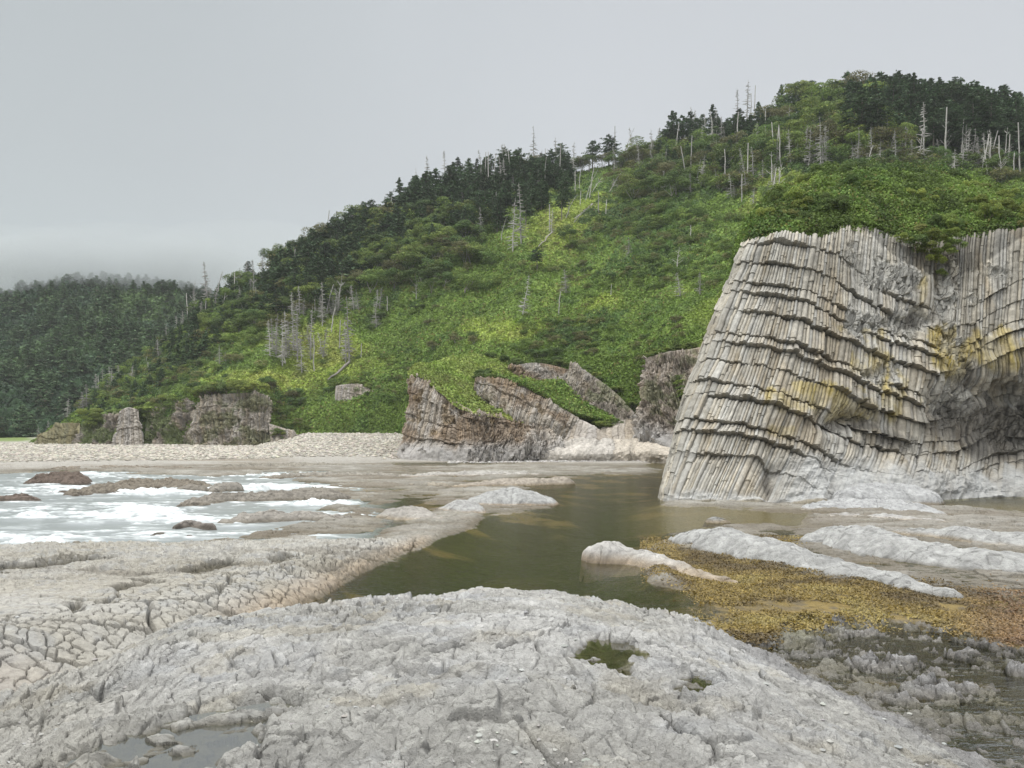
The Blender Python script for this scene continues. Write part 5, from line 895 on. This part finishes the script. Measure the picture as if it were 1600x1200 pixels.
# fallen trunks
def log(u0, v0, u1, v1, r, label, lift=.3):
    a = np.array(hillpos(u0, v0))+(0, -.3, lift); b = np.array(hillpos(u1, v1))+(0, -.3, lift); m = MB(); rr = np.random.RandomState(int(u0)); pts = np.array([lerp(a, b, k) for k in np.linspace(0, 1, 7)]); pts[1:-1] += rr.normal(size=(5, 3))*.12
    m.tube(pts, np.linspace(r, r*.5, 7), 7, (.36, .335, .30))
    for i in range(8):
        p = lerp(a, b, rr.rand()); m.tube([p, p+rr.normal(size=3)*.5+np.array([0, 0, .5])], [.06, .02], 4, (.36, .335, .3))
    o = m.build('fallen_trunk', M_bark, smooth=True); tag(o, label, 'fallen tree')
log(545, 570, 512, 598, .32, 'long fallen trunk lying down the bank below the tallest dead spruce', .6)
log(862, 366, 838, 392, .2, 'thin fallen pole on the lower edge of the grassy spur', .5)
log(925, 322, 896, 346, .24, 'bleached fallen trunk angled across the yellow-green spur', .6)

# shrubs on the cliff top and on the slope
shr = []
for i, (tone, h) in enumerate([((.17, .24, .06), 1.), ((.14, .20, .06), 1.), ((.21, .27, .065), 1.), ((.11, .165, .05), 1.), ((.23, .24, .08), 1.)]):
    r_ = empty('shrub'); T, C = broadleaf(3300+i, 2.2, tone=tone, leaf=.062, n=7000, wide=.62, trunk=.15, zf=1.15, tcol=(.2, .17, .13)); T.build('stem', M_bark, r_); C.build('crown', M_tree, r_); shr.append(r_)
def toppos(u, v):
    i = int(np.clip(np.searchsorted(tu, u), 0, len(tu)-1)); k = np.nonzero((tt_ >= 0)&(tt_ <= 1))[0]; j = k[np.argmin(np.abs(TV[i][k]-v))]; return float(TX[i, j]), float(TY[i, j]), float(TZ[i, j])
SH = []
for i in range(105):
    u = rs.uniform(1185, 1720); vb = np.interp(u, [p[0] for p in TB], [p[1] for p in TB]); vf = np.interp(u, [p[0] for p in TF], [p[1] for p in TF]); k = rs.rand()**.8; v = vb+2+(vf-vb)*k*(.95 if u > 1400 else .75)
    if i < 34: u = 1225+(1710-1225)*i/34; v = np.interp(u, [p[0] for p in TB], [p[1] for p in TB])+3
    SH.append((u, v+(6 if i < 34 else 0), rs.uniform(12, 20) if i < 34 else rs.uniform(18, 32)))
for (u, v, hp) in SH:
    p = toppos(u, v); s = hp*p[1]/F/2.2; dk = 1 if 1300 < u < 1420 and v < 330 else 0
    place(shr[3 if dk and rs.rand() > .4 else rs.randint(5)], (p[0], p[1], p[2]-.25), (s*rs.uniform(.9, 1.25), s*rs.uniform(1, 1.3)), rs.rand()*6.28, 'leafy shrub in the thick growth crowning the big cliff', 'shrub', 'shrubs crowning the big cliff')
for (u, v, hp) in ((1445, 398, 22), (1462, 412, 18), (1478, 400, 20), (1430, 384, 20), (1490, 388, 18), (1410, 378, 16), (1470, 430, 12), (1484, 372, 18), (1455, 378, 22)):
    y = 55.2; p = P(u, v+4, y-1.2); s = hp*y/F/2.2; place(shr[rs.randint(4)], p, (s*1.3, s), rs.rand()*6, 'shrub hanging into the notch at the top of the big cliff', 'shrub', 'shrubs hanging into the cliff notch')
for (zz_, n, lab, grp) in (([(890, 530, 40, 14), (930, 545, 40, 12), (850, 560, 30, 8)], 18, 'dark shrub in the clump above the reddish rock knob', 'dark shrubs above the headland rocks'), ([(330, 560, 40, 16), (440, 628, 26, 10), (370, 606, 60, 6), (280, 600, 30, 12)], 20, 'dark shrub on the bank above the tall brown beach cliff', 'dark shrubs above the beach cliff'),
                         ([(960, 370, 80, 30), (1060, 400, 80, 40), (1000, 340, 80, 20), (940, 420, 60, 20)], 26, 'dark rounded shrub in the thicket left of the cliff edge', 'dark shrubs left of the cliff edge'), ([(640, 500, 60, 20), (700, 540, 50, 20), (560, 610, 50, 10), (1030, 520, 40, 15)], 18, 'mid green shrub in the ferny hollow behind the headland', 'shrubs in the ferny hollow')):
    for i in range(n):
        a, b, ra, rb = zz_[i % len(zz_)]; u = a+rs.uniform(-1, 1)*ra; v = b+rs.uniform(-1, 1)*rb; p = hillpos(u, v); s = rs.uniform(11, 20)*p[1]/F/6
        k = (1, 4, 4, 3)[rs.randint(4)]; o = place(bro[k], (p[0], p[1], p[2]-.5), (s*rs.uniform(1.0, 1.4), s), rs.rand()*6.28, lab, 'shrub', grp); o.name = 'shrub'

# greenery draped over the rock edges
def edge_shrubs(pts, n, hp, lab, grp, ks=(0, 1, 2), dv=3):
    A = np.array(pts, float)
    for i in range(n):
        k = rs.rand()*(len(A)-1); q = crom(A, np.array([k]))[0]; p = P(q[0], q[1]+dv*rs.rand(), q[2]+rs.uniform(-.3, 1.5)); s = rs.uniform(*hp)*q[2]/F/2.2
        place(shr[ks[rs.randint(len(ks))]], (p[0], p[1], p[2]-.3*s), (s*rs.uniform(1.2, 1.9), s), rs.rand()*6, lab, 'shrub', grp)
edge_shrubs([(310, 616, 156), (360, 611, 153), (418, 614, 153)], 16, (12, 20), 'low shrub growing on the top edge of the tall brown beach cliff', 'shrubs on the beach cliff edge')
edge_shrubs([(128, 668, 163), (155, 650, 162), (184, 646, 161), (232, 640, 160), (262, 628, 159), (300, 622, 158)], 22, (12, 22), 'shrub draped over the ragged rocks at the back of the beach', 'shrubs over the ragged beach rocks', dv=26)
edge_shrubs([(424, 668, 147), (450, 690, 146), (520, 694, 148), (610, 690, 150)], 14, (8, 15), 'leafy bush at the back edge of the pebble bank', 'bushes behind the pebble bank', dv=4)
edge_shrubs([(794, 572, 134), (838, 566, 135), (890, 576, 135)], 10, (8, 14), 'dark shrub overhanging the reddish rock knob', 'shrubs overhanging the reddish knob', (1, 3))
edge_shrubs([(892, 566, 131), (930, 588, 128), (968, 616, 125), (1004, 652, 121)], 12, (6, 12), 'small bush along the upper rim of the narrower rock band', 'bushes rimming the narrow band')
edge_shrubs([(1010, 560, 120), (1045, 550, 119), (1082, 546, 117)], 12, (8, 14), 'green bush on top of the slabby buttress', 'bushes on the slabby buttress')
edge_shrubs([(1062, 600, 112), (1070, 630, 110), (1058, 580, 114)], 7, (8, 14), 'green bush in the cleft of the slabby buttress', 'bushes in the buttress cleft')
edge_shrubs([(762, 556, 137), (790, 562, 136), (775, 578, 130), (745, 588, 122), (800, 592, 124)], 12, (7, 14), 'dark bush on the upper back edge of the headland turf', 'bushes on the headland turf', (1, 3), dv=5)
edge_shrubs([(918, 662, 117.5), (940, 668, 117.5), (965, 664, 118.5)], 5, (9, 14), 'green bush in the notch at the foot of the herb wedge', 'bushes at the foot of the herb wedge')
edge_shrubs([(526, 603, 161), (562, 601, 160), (606, 622, 159)], 8, (7, 12), 'shrub above the grey strip of short columns', 'shrubs above the grey strip')
# the rest of the woods: trees and bushes too many to tell apart
def arrays(pair, keep, grow, seed):
    r_ = np.random.RandomState(seed); T, C = pair; V = np.concatenate(C.V); V = V.reshape(-1, 3, 3); c = np.concatenate(C.C).reshape(-1, 3, 3); k = r_.rand(len(V)) < keep; V = V[k]; c = c[k]; m = V.mean(1, keepdims=True); V = m+(V-m)*grow; return V, c
def mass(name, spots, protos, label, mt):
    Vs = []; Cs = []; r_ = np.random.RandomState(77)
    for (p, sx, sz, k, tone) in spots:
        V, c = protos[k]; a = r_.rand()*6.28; ca, sa = math.cos(a), math.sin(a); X = V[..., 0]*ca-V[..., 1]*sa; Y = V[..., 0]*sa+V[..., 1]*ca
        Vs.append(np.stack([X*sx+p[0], Y*sx+p[1], V[..., 2]*sz+p[2]], -1)); Cs.append(c*tone*1.15)
    V = np.concatenate(Vs); o = link(name, V.reshape(-1, 3), [np.arange(len(V)*3).reshape(-1, 3)], mt, None, np.concatenate(Cs).reshape(-1, 3)); tag(o, label, kind='stuff')
pc = [arrays(conifer(3400+i, 10, full=[.1, .25, .15, .35][i], dens=.95, flat=[0, .3, .1, .7][i]), .4, 1.6, i) for i in range(4)]
pb = [arrays(broadleaf(3500+i, 6, tone=[(.13, .19, .05), (.10, .155, .045), (.16, .22, .055), (.14, .145, .06)][i], trunk=.2, zf=1.), .35, 1.6, i) for i in range(4)]
M_mass = mat('wood_leaf', .75, .2, var=.15, nscale=.15, trans=.2)
sp = []
for (u0, u1, o0, o1, n, hp) in ((430, 720, 2, 95, 190, (30, 52)), (290, 440, 2, 70, 90, (22, 36)), (700, 890, 2, 60, 60, (32, 50)), (1320, 1760, 0, 84, 230, (40, 70)), (1030, 1330, 2, 60, 60, (22, 42)), (120, 300, 2, 70, 90, (18, 32))):
    for i in range(n):
        u = rs.uniform(u0, u1); rv = float(tab(np.array([u]), RIDGE, 1)[0]); f_ = rs.rand(); v = rv+o0+(o1-o0)*f_*(1 if u0 != 430 else sm(430, 560, u)*.5+.5); p = hillpos(u, v); h_ = rs.uniform(*hp)
        if u > 290: h_ = min(h_, max(v-float(sky_v(u))+rs.uniform(-6, 10), 14))
        s = h_*p[1]/F/10; sp.append(((p[0], p[1], p[2]-.3), s*rs.uniform(1., 1.4), s, rs.randint(4), .8+.5*rs.rand()))
mass('conifer_woods', sp, pc, 'dark mass of firs filling the woods along the whole ridge', M_mass)
sp = []
for (a, b, ra, rb, n, hp) in ((600, 400, 170, 60, 130, (16, 30)), (420, 500, 110, 45, 90, (12, 24)), (330, 560, 80, 35, 60, (10, 18)), (1110, 270, 130, 40, 120, (14, 28)), (980, 350, 110, 45, 130, (9, 18)), (1080, 400, 90, 60, 110, (8, 17)), (1320, 220, 100, 40, 90, (18, 34)), (880, 530, 80, 28, 70, (7, 14)), (220, 590, 90, 50, 130, (10, 20)), (700, 470, 120, 60, 60, (6, 12)), (600, 600, 100, 40, 70, (6, 13)), (960, 480, 90, 60, 60, (6, 12)), (1020, 540, 60, 30, 30, (6, 12)), (440, 650, 40, 25, 30, (8, 14)), (1500, 275, 130, 15, 60, (14, 26)), (850, 430, 80, 50, 40, (6, 12))):
    for i in range(n):
        u = a+ra*rs.uniform(-1, 1); v = b+rb*rs.uniform(-1, 1); g0, d0 = zones(np.array([u]), np.array([v]))
        if rs.rand() < g0[0]*.9: continue
        v = max(v, float(tab(np.array([u]), RIDGE, 1)[0])+2) if u > 60 else v; p = hillpos(u, v); s = rs.uniform(*hp)*p[1]/F/6; k = rs.randint(4)
        sp.append(((p[0], p[1], p[2]-.25*s*3), s*rs.uniform(1.1, 1.6), s, k, .75+.5*rs.rand()))
mass('shrubbery', sp, pb, 'bushes and small leafy trees growing in a tangle all over the slope', M_mass)
sp = []
for i in range(700):
    u = rs.uniform(-330, 330); i_ = int(np.argmin(np.abs(fu-u))); j = int(rs.rand()**.8*(len(ft)-21)); 
    if i < 110: u = -330+660*i/110; i_ = int(np.argmin(np.abs(fu-u))); j = len(ft)-21
    p = (float(FX[i_, j]), float(FY[i_, j]), float(FZ[i_, j])); s = rs.uniform(5.5, 10)/10; sp.append(((p[0], p[1], p[2]-.3), s*rs.uniform(1.2, 1.8), s, rs.randint(4), 1.+.5*rs.rand()))
mass('distant_conifers', sp, pc, 'firs rising out of the far hill woods', M_mass)

# ---------------------------------------------------------------- air
def volume_mat(name, dens, col):
    m = bpy.data.materials.new(name); m.use_nodes = True; nt = m.node_tree; N = nt.nodes; N.clear(); o = N.new('ShaderNodeOutputMaterial'); v = N.new('ShaderNodeVolumePrincipled'); v.inputs['Density'].default_value = dens; v.inputs['Color'].default_value = (*col, 1); v.inputs['Anisotropy'].default_value = 0; nt.links.new(v.outputs[0], o.inputs['Volume']); return m
def box(name, a, b, m):
    V = [(x, y, z) for z in (a[2], b[2]) for y in (a[1], b[1]) for x in (a[0], b[0])]; return link(name, V, [np.array([(0, 2, 3, 1), (4, 5, 7, 6), (0, 1, 5, 4), (2, 6, 7, 3), (0, 4, 6, 2), (1, 3, 7, 5)])], m)
#@@HAZE
hz = box('haze', (-4800, -60, -12), (6500, 6200, 175), volume_mat('haze_air', .00017, (.93, .95, .97))); tag(hz, kind='stuff')
def cloud(c, r, dens):
    n, m = 24, 12; th = np.linspace(0, 2*math.pi, n, endpoint=False); ph = np.linspace(-math.pi/2+.02, math.pi/2-.02, m); V = [(c[0]+r[0]*math.cos(p)*math.cos(t), c[1]+r[1]*math.cos(p)*math.sin(t), c[2]+r[2]*math.sin(p)) for p in ph for t in th]
    i = np.arange(n*m).reshape(m, n); j = np.roll(i, -1, 1); Q = np.stack([i[:-1], j[:-1], j[1:], i[1:]], -1).reshape(-1, 4)
    me = bpy.data.meshes.new('low_cloud'); me.from_pydata(V, [], Q.tolist()+[list(range(n))[::-1], list(range(n*(m-1), n*m))]); me.materials.append(volume_mat('cloud_air', dens, (.655, .68, .69)))
    o = bpy.data.objects.new('low_cloud', me); COL.objects.link(o); tag(o, 'low grey cloud lying over the top of the far hill', kind='stuff')
rc = np.random.RandomState(5)
for i in range(9):
    u = -120+60*i+rc.uniform(-20, 20); y = rc.uniform(368, 392); x = (u-800)/F*y; cloud((x, y, rc.uniform(84, 93)), (rc.uniform(45, 70), rc.uniform(18, 30), rc.uniform(15, 22)), rc.uniform(.006, .011))
